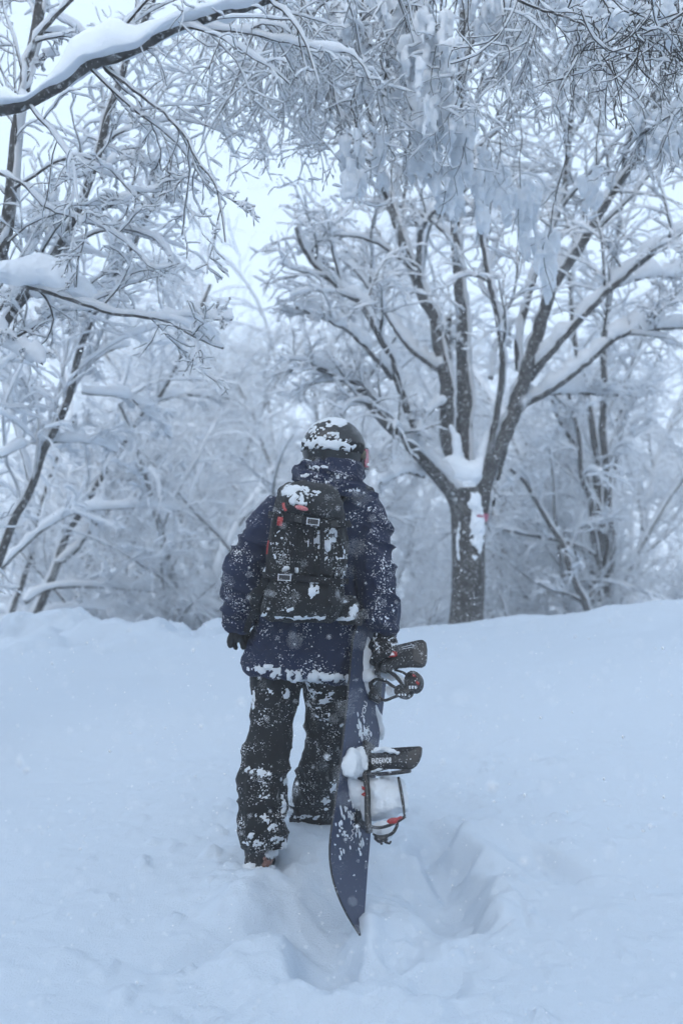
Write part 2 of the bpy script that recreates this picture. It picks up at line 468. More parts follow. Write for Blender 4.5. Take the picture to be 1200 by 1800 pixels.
# snow packed into the fork and plastered on the lower trunk
def blob_tube(tub, pts, w, h, K=12, M=14):
    p, ww = resample(pts, w, M); _, hh = resample(pts, h, M)
    tub.add(p, ww, hh, K, ref=True)
f = lambda x, y, d=D0 - .02: P(x, y, d)
beech = empty('bare_tree', tuple(trunk_P[1]))
tag(beech, 'big multi-limbed snow-laden tree standing on the brow beside the person', 'tree')
finish_tree(beech, tr, cr, sn)

# pink marker ribbon tied round its trunk
def ribbon():
    bm = bmesh.new()
    c = f(826, 908, D0); r = .168
    n = 26
    for a, b, z0, z1 in ((math.radians(285), math.radians(350), -.010, .010),):
        rows = []
        for k in range(n + 1):
            t = a + (b - a) * k / n
            rows.append([bm.verts.new((c[0] + math.cos(t) * rr, c[1] + math.sin(t) * rr, c[2] + z + .004 * math.sin(9 * t))) for rr, z in ((r, z0), (r + .004, z0), (r + .004, z1), (r, z1))])
        for k in range(n):
            for j in range(4):
                bm.faces.new((rows[k][j], rows[k + 1][j], rows[k + 1][(j + 1) % 4], rows[k][(j + 1) % 4]))
    # hanging end
    e = f(853, 908, D0 - .12)
    bx = [bm.verts.new((e[0] + dx, e[1] + dy, e[2] + dz)) for dx, dy, dz in ((-.020, 0, .03), (.022, .01, .028), (.020, .016, -.04), (-.010, -.006, -.05))]
    bx2 = [bm.verts.new(v.co + Vector((0.002, .006, 0))) for v in bx]
    bm.faces.new(bx); bm.faces.new(bx2[::-1])
    for j in range(4): bm.faces.new((bx[j], bx2[j], bx2[(j + 1) % 4], bx[(j + 1) % 4]))
    me = bpy.data.meshes.new('marker_ribbon'); bmesh.ops.recalc_face_normals(bm, faces=bm.faces); bm.to_mesh(me); bm.free()
    m, nt, b = new_mat('ribbon'); b.inputs['Base Color'].default_value = (0.36, 0.10, 0.17, 1); b.inputs['Roughness'].default_value = .6
    return link('marker_ribbon', me, m)
tag(ribbon(), 'pink marker ribbon tied round the trunk of the big tree', 'ribbon')

def traced(name, label, paths, seed, dens=4.0, n2=6, n3=4, snow=.08, tws=(.045, .03, .022), K=7, rm=.02, lm=(1.3, .7, .4), t0=.25, droop=.1, base=None, up1=.25, mt=None, l1=(.25, .45)):
    rng = np.random.default_rng(seed)
    tr, cr, sn = Tubes(), Tubes(), Tubes()
    first = None
    for path, d0, d1, w0, w1, *opt in paths:
        p, r = limb(path, d0, d1, w0, w1, 6 + 2 * len(path))
        if first is None: first = p[0]
        p[1:-1] += (rng.random((len(p) - 2, 3)) - .5) * 0.010
        tr.add(p, r, K=K)
        sw = snow * (opt[0] if opt else 1)
        snow_on(sn, rng, p, r, sw, 8, 0.08, 0.4, 0.42)
        L = np.linalg.norm(np.diff(p, axis=0), axis=1).sum()
        twiggery(rng, cr, sn, p[None], r[None], int(3 + L * dens), n2, n3, *tws, l1=l1, t0=t0, lmax=lm, rmax1=rm, droop=droop, up1=up1)
    root = empty(name, tuple(first if base is None else base))
    tag(root, label, 'tree')
    return root, tr, cr, sn

# ---- slim many-stemmed tree right of the beech
D1 = 14.0
r_, a_, b_, c_ = traced('bare_tree', 'slim many-stemmed frosted tree behind the brow, right of the big tree', [
    ([(1050, 1085), (1048, 1060), (1046, 1020), (1047, 980), (1054, 930), (1050, 880), (1048, 820), (1042, 760), (1030, 690), (1010, 600), (1000, 480)], D1, D1 + .2, 28.6, 7.8),
    ([(1060, 1060), (1066, 990), (1072, 950), (1068, 880), (1066, 830), (1058, 760), (1062, 700), (1060, 600), (1075, 480), (1090, 360)], D1 + .1, D1 + .3, 20.8, 9.1),
    ([(1048, 985), (1040, 930), (1038, 880), (1022, 840), (1018, 780), (1008, 730), (990, 660)], D1 - .1, D1 - .5, 13.0, 6.5),
    ([(1072, 940), (1076, 840), (1086, 780), (1090, 720), (1110, 640), (1140, 560)], D1 + .2, D1 + .7, 11.7, 6.5),
    ([(1046, 980), (1020, 962), (980, 950), (930, 940), (885, 932)], D1 - .1, D1 - .6, 10.4, 5.2),
    ([(1052, 900), (1035, 860), (1020, 800), (985, 745), (968, 700)], D1, D1 - .3, 10.4, 5.2),
], 11, dens=2.2, snow=.03)
finish_tree(r_, a_, b_, c_, None, M_RIME)
r_, a_, b_, c_ = traced('bare_tree', 'bent dark sapling leaning up from the brow towards the big tree', [
    ([(1036, 1085), (1028, 1062), (1012, 1030), (998, 990), (985, 950), (970, 930), (952, 900), (935, 870), (920, 845), (897, 825)], D1 - .6, D1 - .9, 14.3, 6.5),
    ([(1028, 1062), (1000, 1045), (970, 1038), (945, 1025)], D1 - .6, D1 - 1., 7.8, 3.9),
], 12, dens=1.8, n2=4, n3=3, snow=.03)
finish_tree(r_, a_, b_, c_, None, M_RIME)

# ---- leaning trees on the left
D2 = 9.2
r_, a_, b_, c_ = traced('bare_tree', 'dark leaning tree whose trunk enters halfway up the left side', [
    ([(-60, 1110), (-22, 1040), (0, 980), (22, 920), (56, 856), (82, 781), (112, 725), (131, 661), (142, 612), (161, 567), (190, 510), (215, 462), (235, 430), (262, 370), (285, 300)], D2, D2 - .2, 18, 6, .5),
    ([(112, 725), (128, 690), (150, 650), (185, 620), (230, 605)], D2, D2 + .4, 6, 3),
    ([(0, 804), (52, 781), (101, 776), (165, 779), (205, 795)], D2 - .3, D2 + .3, 6, 4),
    ([(145, 690), (200, 695), (235, 705), (265, 728), (300, 770)], D2 - .1, D2 + .4, 6, 3),
    ([(56, 856), (30, 760), (10, 690), (-10, 600)], D2, D2 + .5, 7, 4),
    ([(164, 555), (185, 505), (195, 460), (200, 405)], D2 - .1, D2 - .3, 6, 4),
], 21, dens=3.2, snow=.07)
finish_tree(r_, a_, b_, c_, None, M_RIME)
D3 = 12.5
r_, a_, b_, c_ = traced('bare_tree', 'pale leaning tree with arching boughs at the left end of the brow', [
    ([(40, 1130), (52, 1104), (79, 1044), (101, 991), (116, 942), (131, 916), (157, 875), (180, 834), (205, 800), (228, 762), (260, 715), (289, 684), (330, 600), (370, 500)], D3, D3 + .3, 18, 6),
    ([(101, 991), (130, 970), (152, 940), (175, 912), (205, 870), (240, 830), (290, 795)], D3, D3 + .5, 11, 6),
    ([(0, 1002), (45, 957), (86, 924), (131, 901), (195, 894), (262, 890), (318, 898)], D3 - 1.5, D3 - .9, 7, 4),
    ([(45, 1059), (82, 1036), (150, 1030), (225, 1034), (315, 1049), (394, 1076)], D3 - .4, D3 + .4, 8, 4),
    ([(75, 1085), (112, 1072), (195, 1072), (262, 1092)], D3 - .2, D3 + .3, 6, 4),
    ([(260, 715), (300, 698), (350, 695), (420, 702)], D3 + .2, D3 + .6, 6, 4),
    ([(10, 1110), (30, 1050), (48, 1000), (62, 950), (70, 900), (95, 820), (130, 740)], D3 + .6, D3 + .8, 12, 5),
], 22, dens=3.0, snow=.075)
finish_tree(r_, a_, b_, c_, None, M_RIME)

D4 = 7.2
r_, a_, b_, c_ = traced('bare_tree', 'dark trunk slanting up behind the big snowy bough at upper left', [
    ([(-190, 1180), (-130, 850), (-60, 690), (0, 588), (22, 549), (50, 515), (95, 450), (130, 385), (150, 340), (165, 300), (177, 255), (195, 190), (215, 135), (222, 105), (250, 45), (275, -20), (290, -120)], D4, D4 + .2, 19, 12, .45),
    ([(55, 520), (90, 522), (120, 538), (160, 548)], D4, D4 - .3, 5, 3),
    ([(165, 300), (190, 290), (220, 278), (250, 282), (275, 305), (284, 350)], D4, D4 + .4, 6, 3),
    ([(160, 318), (130, 300), (100, 330), (70, 420), (40, 470)], D4, D4 - .4, 4, 2),
], 31, dens=3.2, snow=.07, lm=(1.0, .6, .35), tws=(.035, .025, .018))
finish_tree(r_, a_, b_, c_)

# ---- the nearest tree at far left: upright trunk, great bough with deep snow, and lower bough
D5 = 5.6
rng = np.random.default_rng(41)
J = [(-260, 250), (-90, 212), (0, 192), (50, 180), (100, 150), (150, 118), (190, 103), (240, 85), (290, 55), (340, 38), (400, 22), (440, 8), (500, -14), (600, -60)]
r_, a_, b_, c_ = traced('bare_tree', 'nearest tree at upper left with a great bough carrying a deep snow heap', [
    ([(-260, 1500), (-265, 900), (-262, 500), (-260, 250)], D5 + .2, D5, 50, 34, .3),
    (J, D5, D5 - .3, 26, 15, .05),
    ([(40, 180), (37, 160), (45, 110), (68, 62), (105, 20), (125, 0), (170, -40)], D5 + .1, D5 + .3, 11, 7, .5),
    ([(42, 165), (56, 140), (60, 118), (85, 100), (105, 96)], D5 + .15, D5 + .35, 6, 3, .4),
    ([(180, 115), (220, 148), (270, 185), (300, 210), (330, 245), (348, 285), (378, 325), (390, 380), (396, 425)], D5 - .1, D5 - .3, 6, 3, .13),
    ([(180, 115), (208, 150), (240, 175), (262, 212), (278, 245), (284, 300)], D5 - .1, D5 + .1, 3.5, 2, .1),
    ([(330, 48), (380, 52), (450, 62), (500, 75), (560, 84), (610, 92)], D5 - .2, D5 - .5, 6, 3, .3),
    ([(435, 60), (450, 46), (480, 43), (510, 58)], D5 - .3, D5 - .4, 4, 2, .2),
], 41, dens=1.6, n2=5, n3=4, snow=.09, tws=(.022, .014, .010), lm=(.8, .45, .28), rm=.008, droop=.28, t0=.3, up1=-.25, K=10)
# deep snow heap: flat underneath, humped above
Jp, Jr = limb(J[1:], D5, D5 - .3, 26, 15, 60)
top = [(-90, 150), (0, 150), (15, 152), (40, 168), (70, 152), (90, 118), (108, 92), (122, 62), (145, 45), (170, 36), (190, 22), (212, 30), (238, 38), (270, 30), (310, 18), (345, 6), (380, 0), (420, -8), (470, -30), (560, -60)]
tx, tz = np.array([t[0] for t in top], float), np.array([t[1] for t in top], float)
heap_V, heap_F, KK = [], [], 22
for k in range(len(Jp)):
    p = Jp[k]
    d = p[1]; px = p[0] / d * FPX * .9995 + CX
    pz = CAM_Z + (960 - np.interp(px, tx, tz)) / FPX * d
    hgt = max(pz - p[2], 0.015); w = min(0.075 + 0.16 * hgt, .11)
    if k in (0, len(Jp) - 1): hgt *= .3; w *= .3
    for j in range(KK):
        t = 2 * math.pi * j / KK
        cx, cz = math.cos(t), math.sin(t)
        zz = p[2] + Jr[k] * .25 + (hgt * (max(cz, 0) ** .75) if cz > 0 else cz * .02)
        ww = w * (np.sign(cx) * abs(cx) ** .8) * (1.0 if cz <= 0.2 else 1 - .25 * cz)
        heap_V.append((p[0], p[1] + ww, zz))
heap_V = np.array(heap_V)
heap_V += ((np.stack([vnoise(heap_V * 9 + 4), vnoise(heap_V * 9 + 14), vnoise(heap_V * 9 + 24)], -1)) - .5) * .03
heap_V += ((np.stack([vnoise(heap_V * 28 + 4), vnoise(heap_V * 28 + 14), vnoise(heap_V * 28 + 24)], -1)) - .5) * .01
for k in range(len(Jp) - 1):
    for j in range(KK):
        j2 = (j + 1) % KK
        heap_F.append((k * KK + j, k * KK + j2, (k + 1) * KK + j2, (k + 1) * KK + j))
finish_tree(r_, a_, b_, c_)
link('snow_heap', np_mesh('snow_heap', heap_V, heap_F), M_HEAP, r_)
def remeshed(name, V, F, voxel, smooth=0, adapt=0.0):
    """union of closed shapes by voxel remesh"""
    me = np_mesh('tmp', V, F) if not isinstance(V, bpy.types.Mesh) else V
    o = bpy.data.objects.new('tmp', me); COL.objects.link(o)
    m = o.modifiers.new('r', 'REMESH'); m.mode = 'VOXEL'; m.voxel_size = voxel; m.adaptivity = adapt; m.use_smooth_shade = True
    if smooth:
        s = o.modifiers.new('s', 'SMOOTH'); s.iterations = smooth; s.factor = .5
    dg = bpy.context.evaluated_depsgraph_get()
    out = bpy.data.meshes.new_from_object(o.evaluated_get(dg))
    bpy.data.objects.remove(o); out.name = name
    out.polygons.foreach_set('use_smooth', np.ones(len(out.polygons), bool))
    out.materials.clear()
    return out

def set_co(me, V):
    me.vertices.foreach_set('co', np.asarray(V, np.float32).ravel()); me.update()

def capped(tubs):
    """closed tubes (list of (pts, w, h)) as one V, F(triangles+quads as quads)"""
    VV, FF, base = [], [], 0
    for p, w, h, K in tubs:
        p = np.asarray(p, float); N = len(p)
        T = norm(np.gradient(p, axis=0))
        d = norm(p[-1] - p[0]); ref = np.array((0, 1, 0.12)) if abs(d[2]) > .6 else np.array((0.05, .1, 1.0))
        S = norm(np.cross(T, ref)); U = np.cross(S, T)
        th = np.arange(K) * 2 * math.pi / K
        ring = p[:, None] + S[:, None] * (np.asarray(w)[:, None] * np.cos(th))[..., None] + U[:, None] * (np.asarray(h)[:, None] * np.sin(th))[..., None]
        VV.append(ring.reshape(-1, 3)); VV.append(p[[0, -1]])
        for n in range(N - 1):
            for k in range(K):
                k2 = (k + 1) % K
                FF.append((base + n * K + k, base + n * K + k2, base + n * K + K + k2)); FF.append((base + n * K + k, base + n * K + K + k2, base + n * K + K + k))
        c0, c1 = base + N * K, base + N * K + 1
        for k in range(K):
            k2 = (k + 1) % K
            FF.append((c0, base + k2, base + k)); FF.append((c1, base + (N - 1) * K + k, base + (N - 1) * K + k2))
        base += N * K + 2
    return np.concatenate(VV), np.array(FF)

def drift(name, specs, vox, parent, mat, amp=.05, f=9.):
    V, F = capped([(resample(a, w, 14)[0], resample(a, w, 14)[1], resample(a, h, 14)[1], 12) for a, w, h in specs])
    me = remeshed(name, V, F, vox, 2)
    V, N = mesh_np(me); set_co(me, V + N * ((fbm(V * f, 4) - .5) * amp + (fbm(V * f * 5, 2) - .5) * amp * .25)[:, None])
    return link(name, me, mat, parent)
drift('fork_snow', [([f(768, 812), f(790, 818), f(812, 832), f(838, 828), f(860, 790)], [.03, .10, .14, .12, .03], [.03, .10, .15, .13, .03]),
    ([f(806, 838), f(822, 858), f(838, 858)], [.05, .13, .05], [.05, .12, .05]), ([f(790, 745), f(800, 772), f(806, 805)], [.02, .06, .05], [.02, .06, .05]), ([f(848, 800), f(858, 770), f(872, 740)], [.07, .06, .02], [.07, .06, .02])], .02, beech, M_HEAP)
drift('plastered_snow', [([f(833, 985, D0 - .10), f(834, 950, D0 - .11), f(833, 915, D0 - .11), f(828, 880, D0 - .10), f(822, 850, D0 - .08)], [.03, .085, .10, .09, .07], [.03, .05, .06, .06, .06]),
    ([f(826, 1005, D0 - .12), f(830, 980, D0 - .12), f(842, 960, D0 - .1)], [.015, .05, .05], [.012, .03, .04]), ([f(806, 985, D0 - .13), f(804, 950, D0 - .13), f(808, 915, D0 - .13)], [.008, .022, .012], [.01, .02, .012])], .013, beech, M_HEAP, .06, 14.)

def hanging_snow(rng, spots, voxel):
    """snow clotted along drooping twigs: many overlapping teardrops hung on carrying twigs"""
    tubs = []
    for px, y0, y1, wd, d in spots:
        H = y1 - y0
        for k in range(max(5, int(wd * H / 230))):
            u = (rng.random() + rng.random() - 1)
            t0 = rng.random() * .72
            x = px + u * wd * .62 * (1 - .45 * t0)
            a = y0 + t0 * H; L = H * rng.uniform(.16, .38) + 8
            b = min(a + L, y1 + 6)
            dd = d + rng.normal() * .09
            M = 6; pts, w = [], []
            xx = x; rr = rng.uniform(4.5, 10.5) * (1.15 - .4 * t0)
            for i in range(M):
                t = i / (M - 1)
                xx += rng.normal() * 1.6
                pts.append(P(xx, a + (b - a) * t, dd + rng.normal() * .012))
                w.append(max(.004, rr * (min(t / .2, 1) ** .6) * (1 - t ** 2.2 * .85) * rng.uniform(.8, 1.2) * d / FPX))
            tubs.append((np.array(pts), np.array(w), np.array(w) * 1.1, 7))
        for k in range(max(1, int(wd / 30))):                      # the twigs that carry it
            x = px + rng.uniform(-.5, .5) * wd; dd = d + rng.normal() * .06
            tw = [P(x + rng.normal() * 25, min(y0 - 60, -40), dd + .05), P(x + rng.normal() * 14, (min(y0 - 60, -40) + y0) / 2, dd + .02), P(x, y0, dd), P(x + rng.normal() * 6, y0 + .5 * H, dd - .05), P(x + rng.normal() * 10, y1 + 14, dd - .04)]
            q, r = resample(tw, np.linspace(.005, .0018, len(tw)), 16)
            q[3:-1] += rng.normal(size=(12, 3)) * .010
            b_.add(q, r, K=4)
            C2, R2 = spawn(rng, q[None], r[None], 9, 5, (.08, .22), (30, 80), .2, .1, 0, .35, .8, .0014, .22)
            b_.add(C2, R2, K=3); snow_on(c_, rng, C2, R2, .014, 4, .2, .5)
    V, F = capped(tubs)
    me = remeshed('snow_clumps', V, F, voxel * .7, 1)
    V, N = mesh_np(me)
    V += N * ((fbm(V * 20 + 3, 3) - .5) * .03 + (fbm(V * 60, 3) - .5) * .018)[:, None]
    set_co(me, V)
    return me

# ---- left: trunk half hidden by the bough, its low snowy branch
D6 = 6.3
r_, a_, b_, c_ = traced('bare_tree', 'dark upright trunk at the left side with a long low snow-heaped branch', [
    ([(-150, 1400), (-70, 760), (-20, 520), (10, 410), (22, 340), (28, 260), (36, 200), (50, 120), (70, 20), (80, -100)], D6, D6 + .3, 28, 18, .4),
    ([(-30, 470), (0, 483), (40, 500), (90, 514), (150, 535), (210, 552), (285, 562), (330, 585), (360, 600), (392, 612)], D6, D6 - .5, 11, 4, .3),
    ([(285, 562), (320, 556), (345, 553), (375, 560), (408, 562)], D6 - .35, D6 - .6, 4, 2.5, .5),
    ([(28, 330), (60, 310), (100, 285), (145, 275), (185, 290), (215, 320), (240, 348), (262, 368)], D6, D6 - .4, 5, 3, .2),
    ([(0, 305), (35, 320), (60, 345), (90, 370), (125, 380), (170, 396), (215, 420), (260, 462)], D6 - .1, D6 - .5, 6, 3, .25),
    ([(-30, 560), (0, 600), (30, 620), (75, 640)], D6 - .1, D6 - .3, 7, 3, 1.0),
], 51, dens=2.0, n2=5, n3=4, snow=.09, tws=(.022, .014, .010), lm=(.7, .4, .25), rm=.007, K=9)
blob_tube(c_, [P(x, y, D6 - .4) for x, y in ((298, 556), (340, 566), (365, 582), (385, 598))], [.01, .03, .03, .01], [.01, .04, .04, .01], 10, 12)
finish_tree(r_, a_, b_, c_)
q_ = lambda x, y: P(x, y, D6 - .15)
drift('snow_heap', [([q_(-30, 470), q_(10, 480), q_(50, 478), q_(90, 480), q_(130, 500), q_(165, 525), q_(190, 543)], [.06, .08, .09, .09, .08, .05, .015], [.05, .06, .08, .09, .075, .04, .01]),
    ([q_(50, 462), q_(80, 462), q_(115, 476)], [.05, .06, .05], [.04, .055, .05])], .014, r_, M_HEAP, .04, 12.)

# ---- tree at right whose boughs hang over the view
D7 = 6.0
rng = np.random.default_rng(61)
r_, a_, b_, c_ = traced('bare_tree', 'overhanging tree dangling snow-clotted twigs along the top, trunk out of view', [
    ([(2050, 1500), (2030, 900), (2000, 400), (1960, 0), (1900, -160)], D7, D7, 70, 46, .2),
    ([(1930, -100), (1600, -170), (1300, -150), (1000, -90), (850, -60), (700, -40), (560, -30), (430, -25)], D7, D7 + .2, 26, 9, .8),
    ([(1600, -170), (1450, 20), (1330, 110), (1240, 150), (1180, 200), (1120, 240)], D7, D7 + .5, 14, 5, .6),
    ([(700, -40), (730, 10), (745, 40)], D7, D7, 8, 3, .4),
    ([(525, -30), (540, 20), (560, 75), (580, 130), (590, 180), (602, 215)], D7, D7 - .1, 5, 3, .2),
    ([(625, 35), (645, 65), (655, 88)], D7 - .15, D7 - .15, 4, 2, .2),
    ([(668, 105), (680, 135), (693, 160)], D7 - .15, D7 - .15, 3.5, 2, .2),
    ([(560, -40), (585, 0), (600, 14)], D7, D7, 5, 2, .3),
], 61, dens=2.4, n2=6, n3=4, snow=.09, tws=(.022, .015, .011), lm=(.9, .5, .3), rm=.007, droop=.55, up1=-.5, K=9)
# pendant twigs under the boughs
def pendants(n, x0, x1, y0, y1, d0, d1, Lr, rs, snow, seed, tw=5):
    g = np.random.default_rng(seed)
    st = np.array([P(g.uniform(x0, x1), g.uniform(y0, y1), g.uniform(d0, d1)) for _ in range(n)])
    d = norm(np.stack([g.normal(size=n) * .35, g.normal(size=n) * .3, -np.ones(n)], -1))
    L = g.uniform(*Lr, n); M = 8; p = st; out = [p]
    for k in range(M - 1):
        d = norm(d + g.normal(size=d.shape) * .22 + np.array((0, 0, -.10)))
        p = p + d * (L / (M - 1))[:, None]; out.append(p)
    C = np.stack(out, 1); R = np.linspace(rs, .0015, M)[None] * np.ones((n, 1))
    b_.add(C, R, K=4); snow_on(c_, g, C, R, snow, 5, .1, .6)
    C2, R2 = spawn(g, C, R, tw, 5, (.25, .5), (20, 60), .2, .15, 0, .1, .8, .0014, .4)
    b_.add(C2, R2, K=3); snow_on(c_, g, C2, R2, snow * .75, 4, .15, .7)
    C3, R3 = spawn(g, C2, R2, 4, 5, (.3, .6), (25, 70), .25, .05, 0, .1, .8, .0013, .2)
    b_.add(C3, R3, K=3); snow_on(c_, g, C3, R3, snow * .55, 4, .25, .6)
pendants(20, 420, 1000, -90, 40, D7 - .4, D7 + .8, (.4, 1.2), .004, .018, 62, 9)
pendants(22, 400, 620, -60, 90, D7 + .6, D7 + 1.6, (.5, 1.3), .004, .018, 66, 9)
pendants(14, 800, 1250, -90, 60, D7 - .2, D7 + 1.2, (.3, 1.1), .004, .018, 63, 9)
link('snow_clumps', hanging_snow(rng, [
    (612, -30, 78, 52, D7), (655, -20, 30, 40, D7), (690, -30, 95, 50, D7), (725, -30, 150, 60, D7 + .2),
    (748, 10, 250, 84, D7 - .1), (790, 55, 150, 44, D7 - .2), (792, 140, 275, 40, D7), (760, 180, 300, 50, D7 + .1), (612, 215, 352, 36, D7 - .1), (632, 250, 350, 26, D7),
    (685, 150, 220, 30, D7), (672, 230, 345, 28, D7 + .1), (740, 230, 330, 56, D7 + .2),
    (865, -30, 90, 70, D7 + .6), (890, 30, 150, 46, D7 + .6), (930, -40, 60, 80, D7 + .8), (825, -40, 40, 40, D7 + .5), (1000, -40, 60, 90, D7 + .7), (1100, -50, 40, 120, D7 + .6),
    (1150, 195, 285, 70, D7 + .5), (1185, 210, 300, 60, D7 + .6), (1120, 150, 240, 30, D7 + .5),
    (815, 180, 330, 40, D7 + .2), (800, 260, 400, 34, D7 + .3), (770, 290, 380, 30, D7 + .2), (845, 250, 420, 36, D7 + .7), (925, 300, 470, 44, D7 + 1.2), (960, 380, 540, 30, D7 + 1.3), (885, 280, 400, 40, D7 + 1.0), (1040, 290, 380, 50, D7 + .9), (640, 40, 190, 26, D7 + .2), (480, 20, 70, 70, D7 + .5), (530, 60, 150, 50, D7 + .7), (455, 60, 130, 40, D7 + .9), (505, 80, 190, 30, D7 + .9),
    ], .017), M_DRAPE, r_)
finish_tree(r_, a_, b_, c_)

# ---- near dark twigs, upper right
D8 = 4.4
r_, a_, b_, c_ = traced('bare_tree', 'tangle of thin dark bare twigs in the upper right corner', [
    ([(2300, 1600), (2290, 700), (2200, 100), (2100, -160)], D8 + .2, D8 + .1, 60, 40, .1),
    ([(2130, -100), (1700, -160), (1300, -110), (1000, -40), (905, -4)], D8 + .1, D8, 18, 5, .4),
    ([(905, -4), (935, 12), (970, 24), (1010, 36), (1045, 60), (1070, 86)], D8, D8, 5, 2.5, .1),
    ([(960, 20), (980, 45), (1000, 70), (1020, 100), (1010, 60)], D8, D8 - .1, 2.5, 1.5, .1),
    ([(1068, 85), (1073, 130), (1076, 165), (1085, 190), (1100, 220)], D8, D8 - .1, 2, 1.2, .1),
    ([(1300, -110), (1250, -20), (1190, 30), (1130, 60), (1090, 90), (1060, 95)], D8, D8 - .1, 5, 2, .2),
], 71, dens=.6, n2=3, n3=2, snow=.03, tws=(.012, .006, .003), lm=(.5, .3, .2), rm=.004, K=7)
g = np.random.default_rng(72)
st, dr = [], []
for _ in range(55):
    a = g.random()
    st.append(P(1030 + 170 * g.random() ** .8 + g.normal() * 12, 20 + 90 * g.random(), D8 + g.normal() * .12))
    dr.append((g.normal() * .8, g.normal() * .6, -.35 + g.normal() * .5))
p = np.array(st); d = norm(np.array(dr)); out = [p]; L = g.uniform(.15, .34, len(p))
for k in range(6):
    d = norm(d + g.normal(size=d.shape) * .22); p = p + d * (L / 6)[:, None]; out.append(p)
C = np.stack(out, 1); R = np.linspace(.0028, .0012, 7)[None] * np.ones((len(C), 1))
b_.add(C, R, K=5); snow_on(c_, g, C[::3], R[::3], .012, 5, .35, .7)
C2, R2 = spawn(g, C, R, 4, 5, (.3, .6), (25, 75), .2, .05, 0, .1, .8, .0012, .2)
b_.add(C2, R2, K=4); snow_on(c_, g, C2[::4], R2[::4], .008, 4, .4, .7)
link('snow_clumps', hanging_snow(g, [(1085, 0, 70, 70, D8 + .5), (1150, -10, 90, 90, D8 + .5), (1195, 60, 110, 40, D8 + .5), (1040, -10, 50, 60, D8 + .55)], .012), M_DRAPE, r_)
finish_tree(r_, a_, b_, c_)

# ---- the wood behind: several forms of tree, copied
def wood_tree(seed, stems=4, H=7.0, lean=0.3, n=(9, 8, 9), th=(.08, .045, .028, .02), spread=1.0):
    g = np.random.default_rng(seed)
    tr, cr, sn = Tubes(), Tubes(), Tubes()
    S, R = [], []
    for k in range(stems):
        az = 2 * math.pi * (k + g.random() * .7) / stems
        d = norm(np.array((math.cos(az) * lean, math.sin(az) * lean, 1)) + g.normal(size=3) * .08)
        p = np.array((math.cos(az) * .1, math.sin(az) * .1, -.3)); L = H * g.uniform(.75, 1.1); pts = [p]
        for i in range(9):
            d = norm(d + g.normal(size=3) * .07 + np.array((math.cos(az), math.sin(az), 0)) * .05); p = p + d * L / 9; pts.append(p)
        S.append(pts); R.append(np.linspace(.1, .02, 10) * g.uniform(.7, 1.1))
    S, R = np.array(S), np.array(R)
    tr.add(S, R, K=7); snow_on(sn, g, S, R, th[0], 6, .05, .5)
    L1, R1 = spawn(g, S, R, n[0], 8, (.3, .52), (28, 65), .1, .08, .12, .18, .55, .008, 3.2)
    tr.add(L1, R1, K=5); snow_on(sn, g, L1, R1, th[1] * 1.2, 5, .05, .5)
    twiggery(g, cr, sn, L1, R1, n[1], n[2], 0, th[2], th[3], l1=(.3, .6), l2=(.4, .8), t0=.12, lmax=(1.6, 1.0, .5), K=3, KS=4, up1=.1, droop=.12)
    return [(nm, tb.mesh(nm), m) for nm, tb, m in (('trunk', tr, M_RIMEBARK), ('crown', cr, M_RIME), ('snow_load', sn, M_SNOW))]

forms = [wood_tree(101, 4, 7.5, .30), wood_tree(103, 5, 6.5, .42), wood_tree(104, 2, 9.0, .15, (14, 9, 8))]
for fm in forms:
    for nm, me, m in fm: me.materials.append(m)
def place_wood(k, px, d, s, rz, label):
    x = (px - CX) / FPX * d
    z = float(height(np.array([x]), np.array([d]))[0])
    root = empty('forest_tree', (x, d, z)); root.rotation_euler = (0, 0, rz); root.scale = (s, s, s)
    tag(root, label, 'tree', 'frosted trees fading into the haze behind the brow')
    for nm, me, m in forms[k]:
        o = bpy.data.objects.new(nm, me); COL.objects.link(o); o.parent = root
g = np.random.default_rng(200)
LB = 'hazy snow-covered tree of the wood behind the brow, lost among its neighbours'
spots = []
for row, (d, n, sc) in enumerate(((15, 2, .75), (20, 3, .95), (26, 4, 1.15))):
    for i in range(n):
        px = -120 + (i + .5 + g.uniform(-.35, .35)) * 1440 / n
        if row == 0 and 700 < px < 930: px += 260 if px > 815 else -200
        spots.append((int(g.integers(0, 3)), px, d + g.uniform(-1.2, 1.2), sc * g.uniform(.85, 1.15), g.uniform(0, 6.28)))
spots.append((2, 415, 25.5, 1.25, 2.0))
for k, px, d, s, rz in spots: place_wood(k, px, d, s, rz, LB)

